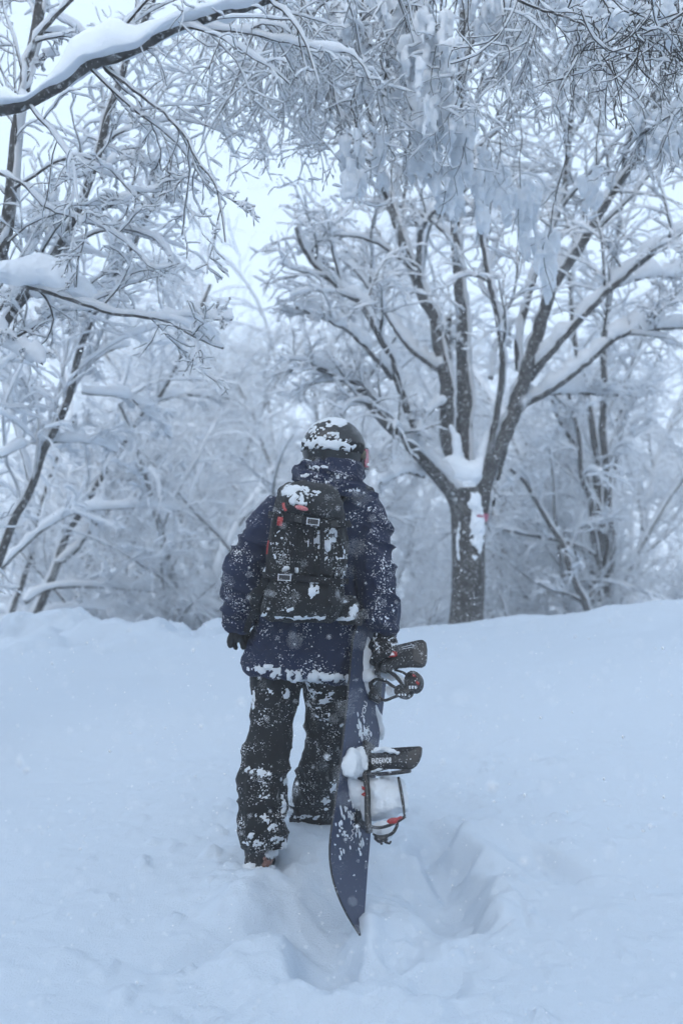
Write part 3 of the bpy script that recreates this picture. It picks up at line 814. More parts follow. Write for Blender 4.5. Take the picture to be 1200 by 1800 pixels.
# the far wood and the unseen trees round the camera, one mass
def far_and_rear_wood():
    VV, FF, base = [], [], 0
    src = []
    for fm in (wood_tree(111, 3, 8, .25, (6, 4, 3), (.14, .12, .10, .08)), wood_tree(112, 4, 7, .4, (6, 3, 3), (.14, .12, .10, .08))):
        s = []
        for nm, me, m in fm:
            V, _ = mesh_np(me); F = np.empty(len(me.polygons) * 4, np.int32); me.loops.foreach_get('vertex_index', F)
            s.append((V, F.reshape(-1, 4), 0 if nm == 'snow_load' else 1))
            bpy.data.meshes.remove(me)
        src.append(s)
    mi = []
    for i in range(9 + 9):
        d = 33 + 27 * g.random(); px = -150 + 1500 * (i + g.random()) / 9
        x = (px - CX) / FPX * d
        if i >= 9:                                   # unseen trees carrying the wood round the camera, added to dim the slope
            an = math.radians(-8 - 164 * (i - 9 + .3 * g.random()) / 8.3); rr = g.uniform(7.5, 10.5)
            x, d = rr * math.cos(an), 1.5 + rr * math.sin(an)
        z = float(height(np.array([x]), np.array([d]))[0]); a = g.uniform(0, 6.28); s = g.uniform(1.2, 1.6)
        c, sn_ = math.cos(a) * s, math.sin(a) * s
        for V, F, m in src[i % 2]:
            W = np.stack([V[:, 0] * c - V[:, 1] * sn_ + x, V[:, 0] * sn_ + V[:, 1] * c + d, V[:, 2] * s + z], -1)
            VV.append(W); FF.append(F + base); base += len(W); mi.append(np.full(len(F), m, np.int32))
    me = np_mesh('far_and_rear_wood', np.concatenate(VV), np.concatenate(FF))
    me.materials.append(M_SNOW); me.materials.append(M_BARK)
    me.polygons.foreach_set('material_index', np.concatenate(mi))
    return link('far_and_rear_wood', me)
for px_, d_, s_, w_ in ((245, 13.4, .30, 'beside the pale leaning tree'), (420, 13.6, .30, 'behind the left arm of the person'), (715, 13.6, .28, 'between the person and the big tree'), (930, 14.0, .30, 'between the big tree and the slim tree'), (1150, 14.5, .30, 'right of the slim many-stemmed tree')):
    place_wood(int(g.integers(0, 2)), px_, d_, s_ * 1.1, g.uniform(0, 6.28), 'x')
    o_ = [o for o in bpy.data.objects if o.name.startswith('forest_tree') and o['label'] == 'x'][0]
    o_.name = 'snowy_shrub'; tag(o_, 'low snow-smothered shrub just behind the brow, ' + w_, 'shrub', 'shrubs along the brow')
tag(far_and_rear_wood(), 'snowy wood melting into the haze, unbroken behind the single trees, plus unseen shading trees added round the camera', 'wood', kind='stuff')
# ------------------------------------------------------------------ cloth, plastic and other materials
def cloth_mat(name, base, dark, amount=1.0, weave=260.0, smear=(1, 1, 1), rough=0.85, speck=(0.645, 0.68)):
    """woven shell fabric with flecks and smears of snow stuck to it"""
    m, nt, b = new_mat(name)
    L = nt.links.new
    tc = nd(nt, 'ShaderNodeTexCoord')
    n0 = nd(nt, 'ShaderNodeTexNoise'); n0.inputs['Scale'].default_value = 7; n0.inputs['Detail'].default_value = 5
    cr = nd(nt, 'ShaderNodeMix', data_type='RGBA'); cr.inputs[6].default_value = (*dark, 1); cr.inputs[7].default_value = (*base, 1)
    L(tc.outputs['Object'], n0.inputs['Vector']); L(n0.outputs[0], cr.inputs[0])
    # flecks
    n1 = nd(nt, 'ShaderNodeTexNoise'); n1.inputs['Scale'].default_value = 150; n1.inputs['Detail'].default_value = 3
    n2 = nd(nt, 'ShaderNodeTexNoise'); n2.inputs['Scale'].default_value = 11; n2.inputs['Detail'].default_value = 3
    L(tc.outputs['Object'], n1.inputs['Vector']); L(tc.outputs['Object'], n2.inputs['Vector'])
    ma = nd(nt, 'ShaderNodeMath', operation='MULTIPLY_ADD'); ma.inputs[1].default_value = 0.55
    L(n2.outputs[0], ma.inputs[0]); L(n1.outputs[0], ma.inputs[2])
    mr = nd(nt, 'ShaderNodeMapRange'); mr.inputs[1].default_value = speck[0] + .275; mr.inputs[2].default_value = speck[1] + .275
    L(ma.outputs[0], mr.inputs[0])
    # streaky smears
    mp = nd(nt, 'ShaderNodeMapping'); mp.inputs['Scale'].default_value = smear
    L(tc.outputs['Object'], mp.inputs[0])
    n3 = nd(nt, 'ShaderNodeTexNoise'); n3.inputs['Scale'].default_value = 26; n3.inputs['Detail'].default_value = 8; n3.inputs['Roughness'].default_value = .68; n3.inputs['Distortion'].default_value = .6
    n4 = nd(nt, 'ShaderNodeTexNoise'); n4.inputs['Scale'].default_value = 4.5; n4.inputs['Detail'].default_value = 2
    L(mp.outputs[0], n3.inputs['Vector']); L(tc.outputs['Object'], n4.inputs['Vector'])
    ma2 = nd(nt, 'ShaderNodeMath', operation='MULTIPLY_ADD'); ma2.inputs[1].default_value = 0.75
    L(n4.outputs[0], ma2.inputs[0]); L(n3.outputs[0], ma2.inputs[2])
    mr2 = nd(nt, 'ShaderNodeMapRange'); mr2.inputs[1].default_value = 1.08 - .03 * amount; mr2.inputs[2].default_value = 1.24; mr2.inputs[4].default_value = .75
    L(ma2.outputs[0], mr2.inputs[0])
    mxx = nd(nt, 'ShaderNodeMath', operation='MAXIMUM'); L(mr.outputs[0], mxx.inputs[0]); L(mr2.outputs[0], mxx.inputs[1])
    sc = nd(nt, 'ShaderNodeMath', operation='MULTIPLY'); sc.inputs[1].default_value = min(amount, 1.0); L(mxx.outputs[0], sc.inputs[0])
    fin = nd(nt, 'ShaderNodeMix', data_type='RGBA'); fin.inputs[7].default_value = (0.74, 0.77, 0.805, 1)
    L(sc.outputs[0], fin.inputs[0]); L(cr.outputs[2], fin.inputs[6]); L(fin.outputs[2], b.inputs['Base Color'])
    b.inputs['Roughness'].default_value = rough; b.inputs['Specular IOR Level'].default_value = .3
    b.inputs['Sheen Weight'].default_value = .03
    wv = nd(nt, 'ShaderNodeTexNoise'); wv.inputs['Scale'].default_value = weave; wv.inputs['Detail'].default_value = 2
    L(tc.outputs['Object'], wv.inputs['Vector'])
    ad = nd(nt, 'ShaderNodeMath', operation='ADD'); L(wv.outputs[0], ad.inputs[0]); L(sc.outputs[0], ad.inputs[1])
    bp = nd(nt, 'ShaderNodeBump'); bp.inputs['Strength'].default_value = .35; bp.inputs['Distance'].default_value = .004
    L(ad.outputs[0], bp.inputs['Height']); L(bp.outputs[0], b.inputs['Normal'])
    return m

def plain_mat(name, col, rough=.5, spec=.5, fleck=0.0, metal=0.0):
    m, nt, b = new_mat(name)
    L = nt.links.new
    tc = nd(nt, 'ShaderNodeTexCoord')
    n = nd(nt, 'ShaderNodeTexNoise'); n.inputs['Scale'].default_value = 40; n.inputs['Detail'].default_value = 4
    mx = nd(nt, 'ShaderNodeMix', data_type='RGBA'); mx.inputs[6].default_value = (*[c * .75 for c in col], 1); mx.inputs[7].default_value = (*[min(c * 1.25, 1) for c in col], 1)
    L(tc.outputs['Object'], n.inputs['Vector']); L(n.outputs[0], mx.inputs[0])
    src = mx.outputs[2]
    if fleck:
        n1 = nd(nt, 'ShaderNodeTexNoise'); n1.inputs['Scale'].default_value = 170; n1.inputs['Detail'].default_value = 2
        L(tc.outputs['Object'], n1.inputs['Vector'])
        mr = nd(nt, 'ShaderNodeMapRange'); mr.inputs[1].default_value = .76 - .1 * fleck; mr.inputs[2].default_value = .80 - .1 * fleck
        L(n1.outputs[0], mr.inputs[0])
        m2 = nd(nt, 'ShaderNodeMix', data_type='RGBA'); m2.inputs[7].default_value = (.74, .77, .805, 1)
        L(mr.outputs[0], m2.inputs[0]); L(src, m2.inputs[6]); src = m2.outputs[2]
    L(src, b.inputs['Base Color'])
    b.inputs['Roughness'].default_value = rough; b.inputs['Specular IOR Level'].default_value = spec; b.inputs['Metallic'].default_value = metal
    return m

M_JACKET = cloth_mat('navy_shell', (.013, .020, .058), (.006, .010, .030), .85, smear=(1, 1, .5))
M_PANTS = cloth_mat('black_shell', (.010, .011, .013), (.004, .0045, .0055), .95, smear=(1, 1, .6), speck=(.655, .685))
M_PACK = cloth_mat('pack_fabric', (.011, .0115, .013), (.004, .0045, .005), .6, smear=(1, 1, .4), speck=(.66, .69))
M_LID = cloth_mat('lid_fabric', (.022, .024, .027), (.012, .013, .015), .35, speck=(.66, .7))
M_GLOVE = cloth_mat('glove', (.014, .014, .016), (.006, .006, .007), .75, speck=(.66, .69))
M_BLACK = plain_mat('black_plastic', (.012, .012, .014), .38, .5, 1.0)
M_WEB = plain_mat('webbing', (.010, .010, .012), .8, .2, .8)
M_HELMET = plain_mat('helmet_shell', (.012, .013, .015), .30, .5, .4)
M_RED = plain_mat('red_plastic', (.30, .02, .02), .45, .4, .9)
M_WHITE = plain_mat('white_print', (.72, .74, .76), .6, .2)
M_FROST = plain_mat('frosted_edge', (.62, .65, .69), .6, .2)
M_SKIN = plain_mat('skin', (.42, .22, .15), .5, .4)
M_LENS = plain_mat('pink_lens', (.34, .05, .085), .22, .6)
M_RUBBER = plain_mat('boot_rubber', (.02, .02, .022), .7, .3, 1.0)
M_TAN = plain_mat('boot_patch', (.17, .09, .075), .7, .3, 1.0)
M_CLUMP = snow_mat('stuck_snow', .5, 130.0)

def proj(V):
    """picture position of points"""
    c, s = math.cos(PITCH), math.sin(PITCH)
    x, y, z = V[:, 0], V[:, 1], V[:, 2] - CAM_Z
    f = y * c + z * s; u = -y * s + z * c
    return CX + FPX * x / f, CY - FPX * u / f

def loft(rings, K=36):
    """closed loft: rings of (xl, xr, yl, yr, distance, half depth, roundness)"""
    pts = []
    for xl, xr, yl, yr, d, hd, e in rings:
        a, b = P(xl, yl, d), P(xr, yr, d)
        c = (a + b) / 2; hw = (b[0] - a[0]) / 2; sl = (b[2] - a[2]) / max(b[0] - a[0], 1e-6)
        t = np.arange(K) * 2 * math.pi / K
        ct, st = np.cos(t), np.sin(t)
        x = hw * np.sign(ct) * np.abs(ct) ** (2 / e); y = hd * np.sign(st) * np.abs(st) ** (2 / e)
        pts.append(np.stack([c[0] + x, d + y, c[2] + sl * x], -1))
    N = len(pts)
    V = np.concatenate(pts + [np.array([pts[0].mean(0), pts[-1].mean(0)])])
    F = []
    for n in range(N - 1):
        for k in range(K):
            k2 = (k + 1) % K
            F += [(n * K + k, n * K + k2, (n + 1) * K + k2), (n * K + k, (n + 1) * K + k2, (n + 1) * K + k)]
    for k in range(K):
        k2 = (k + 1) % K
        F += [(N * K, k2, k), (N * K + 1, (N - 1) * K + k, (N - 1) * K + k2)]
    return V, np.array(F)

def chain(pts, r, K=16, M=20, hr=None):
    p, w = resample(pts, r, M); h = w if hr is None else resample(pts, hr, M)[1]
    return capped([(p, w, h, K)])

def ball(c, r, K=18):
    c = np.asarray(c, float); r = np.broadcast_to(np.asarray(r, float), (3,))
    z = np.cos(np.linspace(math.pi, 0, 12)); 
    p = [c + np.array((0, 0, 1)) * r[2] * t for t in z]; w = np.sqrt(np.maximum(1 - z ** 2, .0004))
    return capped([(np.array(p), w * r[0], w * r[1], K)])

def union(*parts):
    VV, FF, b = [], [], 0
    for V, F in parts:
        VV.append(V); FF.append(F + b); b += len(V)
    return np.concatenate(VV), np.concatenate(FF)

def ridged(p, o=3):
    return 1 - 2 * np.abs(fbm(p, o) - .5)

def obj_mesh(name, bm, mat, parent=None, smooth=True):
    bmesh.ops.recalc_face_normals(bm, faces=bm.faces)
    me = bpy.data.meshes.new(name); bm.to_mesh(me); bm.free()
    me.polygons.foreach_set('use_smooth', np.full(len(me.polygons), smooth, bool))
    return link(name, me, mat, parent)

def snow_patch(host, name, parent, blobs, thick, edge=.9, freq=45.0, mat=None, side=True, seed=0., bias=.12):
    """snow crust grown out of part of a surface; blobs are (px, py, rx, ry) patches seen on it"""
    me = host.data; V, N = mesh_np(me)
    px, py = proj(V)
    m = np.full(len(V), -9.)
    for bx, by, rx, ry in blobs:
        m = np.maximum(m, 1 - ((px - bx) / rx) ** 2 - ((py - by) / ry) ** 2)
    m = np.minimum(m, .6) + (fbm(V * freq + seed, 4, .62) - .5) * 3.4 * edge - bias
    if side:
        view = norm(np.array((0, 0, CAM_Z)) - V)
        m = np.where((N * view).sum(1) > -.15, m, -9)
    tr = []
    for p in me.polygons:
        v = p.vertices[:]
        if max(m[i] for i in v) > -.25: tr.append(v)
    if not tr: return None
    used = sorted({i for f in tr for i in f}); mp = {i: k for k, i in enumerate(used)}
    U = np.array(used)
    d = -.004 + (thick + .004) * sstep(-.15, .35, m[U]) + thick * .6 * (fbm(V[U] * freq * 1.3 + 9, 3) - .5) * sstep(0, .4, m[U])
    W = V[U] + N[U] * d[:, None]
    out = bpy.data.meshes.new(name)
    out.from_pydata(W.tolist(), [], [[mp[i] for i in f] for f in tr]); out.update()
    out.polygons.foreach_set('use_smooth', np.ones(len(out.polygons), bool))
    return tag(link(name, out, mat or M_CLUMP, parent), kind='stuff')

# ------------------------------------------------------------------ the person
DP = 4.70
foot = P(452, 1530, 4.62)
# head frame: turned to the right
HC = P(588, 792, 4.66)
YAW = math.radians(-47)
Fd = np.array((math.sin(-YAW), math.cos(YAW), 0)); Rt = np.array((Fd[1], -Fd[0], 0)); Up = np.array((0, 0, 1.))
def hd_(f, r, u): return HC + Fd * f + Rt * r + Up * u

# body: one continuous figure under the clothes
bparts = [
    ball(hd_(0, 0, .005), (.092, .092, .115)), ball(hd_(.02, 0, -.06), (.07, .07, .075)),
    chain([hd_(.075, 0, .0), hd_(.105, 0, -.035), hd_(.088, 0, -.052)], [.008, .016, .012], 8, 6),       # nose
    chain([hd_(.07, -.022, -.085), hd_(.082, 0, -.083), hd_(.07, .022, -.085)], [.006, .009, .006], 8, 6),   # lips
    chain([hd_(.06, -.05, .02), hd_(.088, 0, .02), hd_(.06, .05, .02)], [.01, .014, .01], 8, 8),          # brow
    ball(hd_(.062, 0, -.115), .028), ball(hd_(0, .088, -.02), (.012, .02, .03)), ball(hd_(0, -.088, -.02), (.012, .02, .03)),
    chain([P(588, 815, 4.67), P(582, 850, 4.69), P(575, 880, 4.70)], [.06, .062, .075]),
    loft([(548, 622, 850, 850, DP, .07, 2.2), (500, 640, 872, 872, DP, .09, 2.3), (485, 645, 920, 920, DP, .11, 2.4), (490, 630, 1010, 1010, DP, .105, 2.3),
          (475, 620, 1090, 1090, DP, .11, 2.3), (465, 608, 1150, 1150, DP, .12, 2.3), (480, 600, 1182, 1182, DP, .10, 2.2)]),
    chain([P(492, 892, DP), P(460, 940, 4.67), P(427, 1005, 4.62), P(420, 1060, 4.64), P(420, 1112, 4.66)], [.055, .052, .045, .04, .032]),
    chain([P(642, 892, DP), P(652, 950, 4.66), P(659, 1010, 4.60), P(668, 1060, 4.60), P(674, 1112, 4.62)], [.055, .055, .047, .042, .032]),
    chain([P(486, 1190, DP), P(480, 1300, 4.69), P(468, 1400, 4.64), P(464, 1490, 4.61), P(460, 1520, 4.62)], [.085, .068, .055, .045, .04]),
    chain([P(578, 1190, DP), P(578, 1290, 4.82), P(560, 1370, 4.95), P(548, 1450, 5.06), P(546, 1470, 5.08)], [.085, .068, .055, .045, .04]),
    chain([P(455, 1522, 4.60), P(462, 1522, 4.74), P(468, 1524, 4.82)], [.034, .038, .028]),
    chain([P(546, 1468, 5.06), P(550, 1466, 5.18), P(552, 1464, 5.28)], [.034, .038, .028]),
]
bme = remeshed('person', *union(*bparts), .011, 2)
Vb, _ = mesh_np(bme); set_co(bme, Vb - foot)
person = link('person', bme, M_SKIN); person.location = tuple(foot)
tag(person, 'person in navy jacket, black trousers and helmet seen from behind, holding a snowboard', 'person')

# jacket
DJ = DP
jr = [
    (546, 626, 835, 835, 4.68, .10, 2.2), (528, 634, 846, 846, 4.69, .115, 2.3), (503, 645, 860, 858, DJ, .12, 2.4), (482, 657, 876, 874, DJ, .13, 2.5), (470, 660, 905, 900, DJ, .145, 2.5),
    (470, 650, 960, 955, DJ, .155, 2.6), (470, 640, 1015, 1015, DJ, .155, 2.6), (463, 637, 1065, 1065, DJ, .155, 2.6), (452, 635, 1105, 1105, DJ, .16, 2.6),
    (441, 634, 1140, 1145, DJ, .168, 2.6), (434, 632, 1162, 1172, DJ, .172, 2.6), (433, 631, 1172, 1190, DJ, .172, 2.6), (437, 629, 1179, 1196, DJ, .165, 2.6)]
larm = chain([P(500, 885, DP), P(478, 915, 4.69), P(455, 952, 4.66), P(433, 990, 4.63), P(424, 1018, 4.62), P(423, 1050, 4.63), P(421, 1085, 4.65), P(421, 1103, 4.66)],
             [.078, .082, .078, .074, .072, .064, .054, .043], 20, 34)
rarm = chain([P(632, 885, DP), P(645, 915, 4.68), P(651, 955, 4.64), P(655, 995, 4.60), P(659, 1025, 4.59), P(666, 1055, 4.59), P(671, 1085, 4.60), P(672, 1108, 4.61)],
             [.080, .084, .084, .084, .080, .072, .062, .050], 20, 34)
hood = loft([(552, 622, 796, 800, 4.68, .085, 2.2), (540, 630, 803, 808, 4.67, .11, 2.2), (528, 636, 814, 818, 4.66, .125, 2.2), (516, 638, 826, 832, 4.64, .14, 2.2), (516, 639, 840, 848, 4.63, .15, 2.2),
             (524, 640, 855, 862, 4.63, .15, 2.2), (540, 636, 868, 874, 4.64, .13, 2.2)], 32)
hfold = capped([(resample([P(514, 822, 4.56), P(530, 838, 4.50), P(570, 850, 4.475), P(612, 858, 4.50), P(636, 866, 4.58)], [.02, .03, .034, .03, .02], 18)[0],
                 resample([P(514, 822, 4.56), P(530, 838, 4.50), P(570, 850, 4.475), P(612, 858, 4.50), P(636, 866, 4.58)], [.014, .034, .04, .034, .02], 18)[1],
                 np.full(18, .03), 14)])
hfold2 = capped([(resample([P(530, 812, 4.56), P(560, 822, 4.51), P(600, 836, 4.52), P(632, 850, 4.58)], [.02, .03, .03, .02], 16)[0], np.linspace(.022, .026, 16), np.full(16, .024), 12)])
jme = remeshed('jacket', *union(loft(jr, 48), larm, rarm, hood, hfold, hfold2), .0065, 3)
V, N = mesh_np(jme)
px, py = proj(V)
arm_l = sstep(478, 455, px) * sstep(880, 930, py); arm_r = sstep(636, 648, px) * sstep(880, 930, py)
arms = np.maximum(arm_l, arm_r)
body = 1 - arms
wr = np.stack([fbm(V * 5 + 1, 2), fbm(V * 5 + 12, 2), fbm(V * 5 + 25, 2)], -1) - .5
Q = V + wr * .10
d = (fbm(Q * np.array((5, 5, 4.)), 3) - .5) * .030
tilt = np.stack([Q[:, 0], Q[:, 1], Q[:, 2] + .5 * Q[:, 0]], -1)
d += arms * ((ridged(tilt * np.array((5, 5, 15.)) + 3, 3) ** 3) - .35) * .026
elb = np.exp(-((py - 1030) / 38) ** 2) + .8 * np.exp(-((py - 1088) / 22) ** 2)
d += arms * elb * ((ridged(tilt * np.array((6, 6, 24.)) + 8, 2) ** 2) - .4) * .014
d += body * ((ridged(Q * np.array((9, 9, 4.)) + 5, 3) ** 4) - .25) * .014 * sstep(1000, 1110, py)
hood_m = sstep(885, 865, py) * sstep(780, 800, py) * sstep(500, 520, px)
tl2 = np.stack([Q[:, 0], Q[:, 1], Q[:, 2] + .35 * Q[:, 0]], -1)
d += hood_m * ((ridged(tl2 * np.array((5, 5, 21.)) + 30, 2) ** 3) - .4) * .024
V = V + N * d[:, None]
set_co(jme, V)
jacket = link('jacket', jme, M_JACKET, person)
snow_patch(jacket, 'snow_crust', person, [(460, 1176, 28, 9), (490, 1182, 30, 10), (530, 1188, 30, 11), (560, 1190, 24, 10), (585, 1192, 18, 8), (620, 1190, 14, 9), (545, 1183, 14, 8)], .011, 1.15, 48., seed=2., bias=.5)
snow_patch(jacket, 'snow_dusting', person, [(682, 990, 12, 40), (686, 1040, 14, 14), (668, 1090, 26, 14), (690, 1075, 10, 20), (648, 893, 26, 20), (665, 1030, 30, 5), (420, 1075, 24, 18), (415, 1100, 18, 10)], .003, 1.1, 95., seed=5., bias=1.05)
snow_patch(jacket, 'snow_dusting', person, [(560, 823, 22, 5), (600, 838, 16, 4), (545, 808, 12, 4), (620, 862, 14, 4), (535, 835, 14, 3)], .004, .9, 70., seed=7., bias=.35)

# trousers
pl = loft([(442, 540, 1150, 1150, DP, .12, 2.4), (440, 534, 1185, 1190, DP, .115, 2.3), (441, 527, 1215, 1215, 4.70, .11, 2.3), (442, 521, 1250, 1250, 4.69, .10, 2.3), (442, 513, 1285, 1285, 4.68, .095, 2.3),
           (438, 507, 1310, 1310, 4.675, .095, 2.3), (431, 502, 1340, 1340, 4.665, .095, 2.3), (425, 503, 1370, 1370, 4.65, .095, 2.3), (424, 506, 1400, 1400, 4.635, .095, 2.3),
           (422, 507, 1440, 1440, 4.615, .095, 2.3), (423, 508, 1470, 1470, 4.61, .095, 2.3), (427, 505, 1491, 1491, 4.61, .088, 2.3)], 40)
pr = loft([(525, 630, 1150, 1150, DP, .12, 2.4), (530, 628, 1190, 1190, 4.71, .115, 2.3), (536, 625, 1225, 1225, 4.74, .105, 2.3), (545, 622, 1260, 1260, 4.78, .10, 2.3), (543, 617, 1300, 1300, 4.83, .095, 2.3),
           (532, 610, 1335, 1335, 4.89, .09, 2.3), (517, 602, 1370, 1370, 4.94, .09, 2.3), (510, 597, 1400, 1400, 4.99, .09, 2.3), (508, 594, 1430, 1430, 5.03, .092, 2.3), (510, 592, 1458, 1456, 5.05, .09, 2.3)], 40)
pme = remeshed('trousers', *union(pl, pr), .0065, 2)
V, N = mesh_np(pme); px, py = proj(V)
wr = np.stack([fbm(V * 5 + 1, 2), fbm(V * 5 + 12, 2), fbm(V * 5 + 25, 2)], -1) - .5
Q = V + wr * .12
left = sstep(530, 515, px)
tilt = np.stack([Q[:, 0], Q[:, 1], Q[:, 2] + np.where(left > .5, -.35, .3) * Q[:, 0]], -1)
kn = np.exp(-((py - 1300) / 35) ** 2) + .7 * np.exp(-((py - 1370) / 22) ** 2) + .5 * np.exp(-((py - 1450) / 30) ** 2)
d = (fbm(Q * 4, 2) - .5) * .035 + (.35 + kn) * ((ridged(tilt * np.array((4, 4, 10.)) + 3, 2) ** 3) - .35) * .029
d += ((ridged(Q * np.array((14, 14, 4.)) + 40, 2) ** 4) - .25) * .010
V = V + N * d[:, None]; set_co(pme, V)
trousers = link('trousers', pme, M_PANTS, person)
snow_patch(trousers, 'snow_crust', person, [(470, 1440, 10, 12), (455, 1432, 14, 5), (463, 1400, 12, 5), (480, 1455, 10, 9), (500, 1374, 10, 9), (498, 1420, 6, 30), (455, 1360, 18, 12), (438, 1355, 8, 8),
            (450, 1482, 28, 7), (485, 1478, 20, 9), (500, 1490, 8, 12), (442, 1470, 8, 6), (545, 1436, 34, 4), (576, 1410, 12, 16), (512, 1420, 5, 26), (585, 1385, 10, 12)], .007, .9, 70., seed=11., bias=.5)
snow_patch(trousers, 'snow_dusting', person, [(562, 1215, 26, 26), (555, 1235, 20, 14), (570, 1260, 18, 8), (548, 1200, 14, 10), (600, 1275, 22, 4), (500, 1220, 14, 10), (480, 1215, 16, 8), (445, 1230, 4, 20)], .003, 1.1, 60., seed=13., bias=.6)

# boots
def boot(c, dy, sx=1):
    c = np.asarray(c)
    parts = [chain([c + (0, 0, .16), c + (0, 0, .07), c + (0, .015, .02)], [.058, .056, .056], 16, 10),
             chain([c + (0, -.045, -.01), c + (.006, .05, -.01), c + (.012, .14, -.018), c + (.018, .225, -.024)], [.05, .054, .052, .042], 16, 14, [.045, .048, .045, .034]),
             chain([c + (0, -.06, -.048), c + (.006, .06, -.05), c + (.018, .23, -.052)], [.05, .055, .046], 16, 12, [.018, .018, .018])]
    me = remeshed('boot', *union(*parts), .006, 2)
    V, N = mesh_np(me); set_co(me, V + N * ((ridged(V * np.array((10, 10, 28.)), 2) - .5) * .008)[:, None])
    return me
bl = P(453, 1508, 4.60)
boot_l = link('boot', boot(bl, 0), M_RUBBER, person)
boot_r = link('boot', boot(P(548, 1452, 5.05), 0), M_RUBBER, person)
snow_patch(boot_l, 'snow_crust', person, [(440, 1525, 12, 8), (470, 1528, 22, 6), (478, 1500, 12, 8)], .010, .9, 50., seed=3.)
bm = bmesh.new()
c = P(466, 1517, 4.525)
for k in range(14):
    a = rng.normal(size=3) * np.array((.012, .006, .008))
    bmesh.ops.create_icosphere(bm, subdivisions=1, radius=.009, matrix=Matrix.Translation(Vector(c + a)))
obj_mesh('heel_patch', bm, M_TAN, person)

# gloves with five fingers
def glove(name, wrist, palm, fingers, thumb, rp=.040):
    parts = [chain([wrist, (np.asarray(wrist) + palm) / 2, palm], [.036, .040, .036], 14, 10), ball(palm, (rp * .8, rp, rp))]
    for f in fingers + [thumb]:
        parts.append(chain(f, np.linspace(.0135, .0105, len(f)), 10, 12))
    me = remeshed(name, *union(*parts), .0042, 1)
    V, N = mesh_np(me); set_co(me, V + N * ((ridged(V * 26, 2) ** 2 - .4) * .006)[:, None])
    return link(name, me, M_GLOVE, person)
wl_ = P(421, 1098, 4.66); pm = P(419, 1112, 4.66)
g1 = glove('glove', wl_, pm, [
    [P(411, 1112, 4.64), P(406, 1122, 4.635), P(405, 1130, 4.64), P(406, 1136, 4.65)],
    [P(416, 1114, 4.66), P(413, 1126, 4.66), P(413, 1134, 4.68), P(415, 1138, 4.70)],
    [P(421, 1114, 4.64), P(425, 1126, 4.635), P(427, 1134, 4.64), P(428, 1139, 4.65)],
    [P(425, 1113, 4.66), P(431, 1124, 4.67), P(432, 1131, 4.69), P(431, 1135, 4.71)]],
    [P(428, 1108, 4.67), P(437, 1115, 4.70), P(438, 1124, 4.72)])
wr_ = P(673, 1104, 4.61); pm = P(676, 1126, 4.60)
g2 = glove('glove', wr_, pm, [
    [P(690, 1122, 4.585), P(694, 1136, 4.555), P(684, 1145, 4.535), P(674, 1146, 4.545)],
    [P(682, 1126, 4.575), P(686, 1142, 4.54), P(676, 1152, 4.525), P(667, 1152, 4.535)],
    [P(674, 1128, 4.575), P(674, 1148, 4.54), P(664, 1158, 4.53), P(657, 1156, 4.545)],
    [P(665, 1126, 4.58), P(662, 1146, 4.555), P(655, 1160, 4.55), P(654, 1168, 4.555)]],
    [P(664, 1116, 4.60), P(654, 1130, 4.61), P(650, 1146, 4.62)], .044)
snow_patch(g2, 'snow_dusting', person, [(675, 1112, 24, 10), (660, 1130, 10, 14), (690, 1128, 10, 10)], .003, 1.2, 100., seed=4., bias=.7)
snow_patch(g1, 'snow_dusting', person, [(415, 1104, 18, 8)], .003, 1.2, 100., seed=6., bias=.7)

# helmet, strap, goggles
def shell(name, az0, az1, u0f, u1f, rad, nA=48, nU=18, thick=.006, mat=None, dome=False):
    """a curved shell round the head; rad(az, v) gives the outer surface point"""
    V, F = [], []
    for off in (0, -thick):
        for i in range(nA + 1):
            az = az0 + (az1 - az0) * i / nA
            for j in range(nU + 1):
                V.append(rad(az, u0f(az) + (u1f(az) - u0f(az)) * j / nU, off))
    n2 = (nA + 1) * (nU + 1)
    for i in range(nA):
        for j in range(nU):
            a = i * (nU + 1) + j; b = a + nU + 1
            F.append((a, b, b + 1, a + 1)); F.append((n2 + a, n2 + a + 1, n2 + b + 1, n2 + b))
    for i in range(nA):
        for j in (0, nU):
            a = i * (nU + 1) + j; b = a + nU + 1
            F.append((a, n2 + a, n2 + b, b) if j == 0 else (a, b, n2 + b, n2 + a))
    for j in range(nU):
        for i in (0, nA):
            a = i * (nU + 1) + j
            F.append((a, a + 1, n2 + a + 1, n2 + a))
    return np_mesh(name, np.array(V), np.array(F))
def helm(az, ph, off=0, grow=0.0):
    """az from straight ahead, ph from the crown down"""
    a, b, h = .140 + off + grow, .118 + off + grow, .130 + off + grow
    s = math.sin(ph) if ph < math.pi / 2 else 1 - .22 * (ph - math.pi / 2) ** 1.4
    u = math.cos(ph) * h if ph < math.pi / 2 else -(ph - math.pi / 2) * h * .80
    return hd_(math.cos(az) * a * s - .004, math.sin(az) * b * s, u + .002)
rim = lambda az: math.radians(84 + 42 * sstep(.75, 1.35, abs(math.atan2(math.sin(az), math.cos(az)))) - 0 * az)
hme = shell('helmet', -math.pi, math.pi, lambda a: .02, rim, lambda a, p, o: helm(a, p, o), 72, 30, .016)
helmet = link('helmet', hme, M_HELMET, person)
band = lambda lo, hi: (lambda az: math.radians(lo(az)), lambda az: math.radians(hi(az)))
strap0 = lambda az: 78 + 6 * math.cos(az); strap1 = lambda az: 98 + 6 * math.cos(az)
sme = shell('goggle_strap', math.radians(62), math.radians(298), lambda a: math.radians(strap0(a)), lambda a: math.radians(strap1(a)), lambda a, p, o: helm(a, p, o, .005), 60, 6, .004)
strap = link('goggle_strap', sme, M_WEB, helmet)
gol = lambda az, p, o, g: hd_((.150 + g + o) * math.cos(az) + .010, (.108 + g + o) * math.sin(az), p)
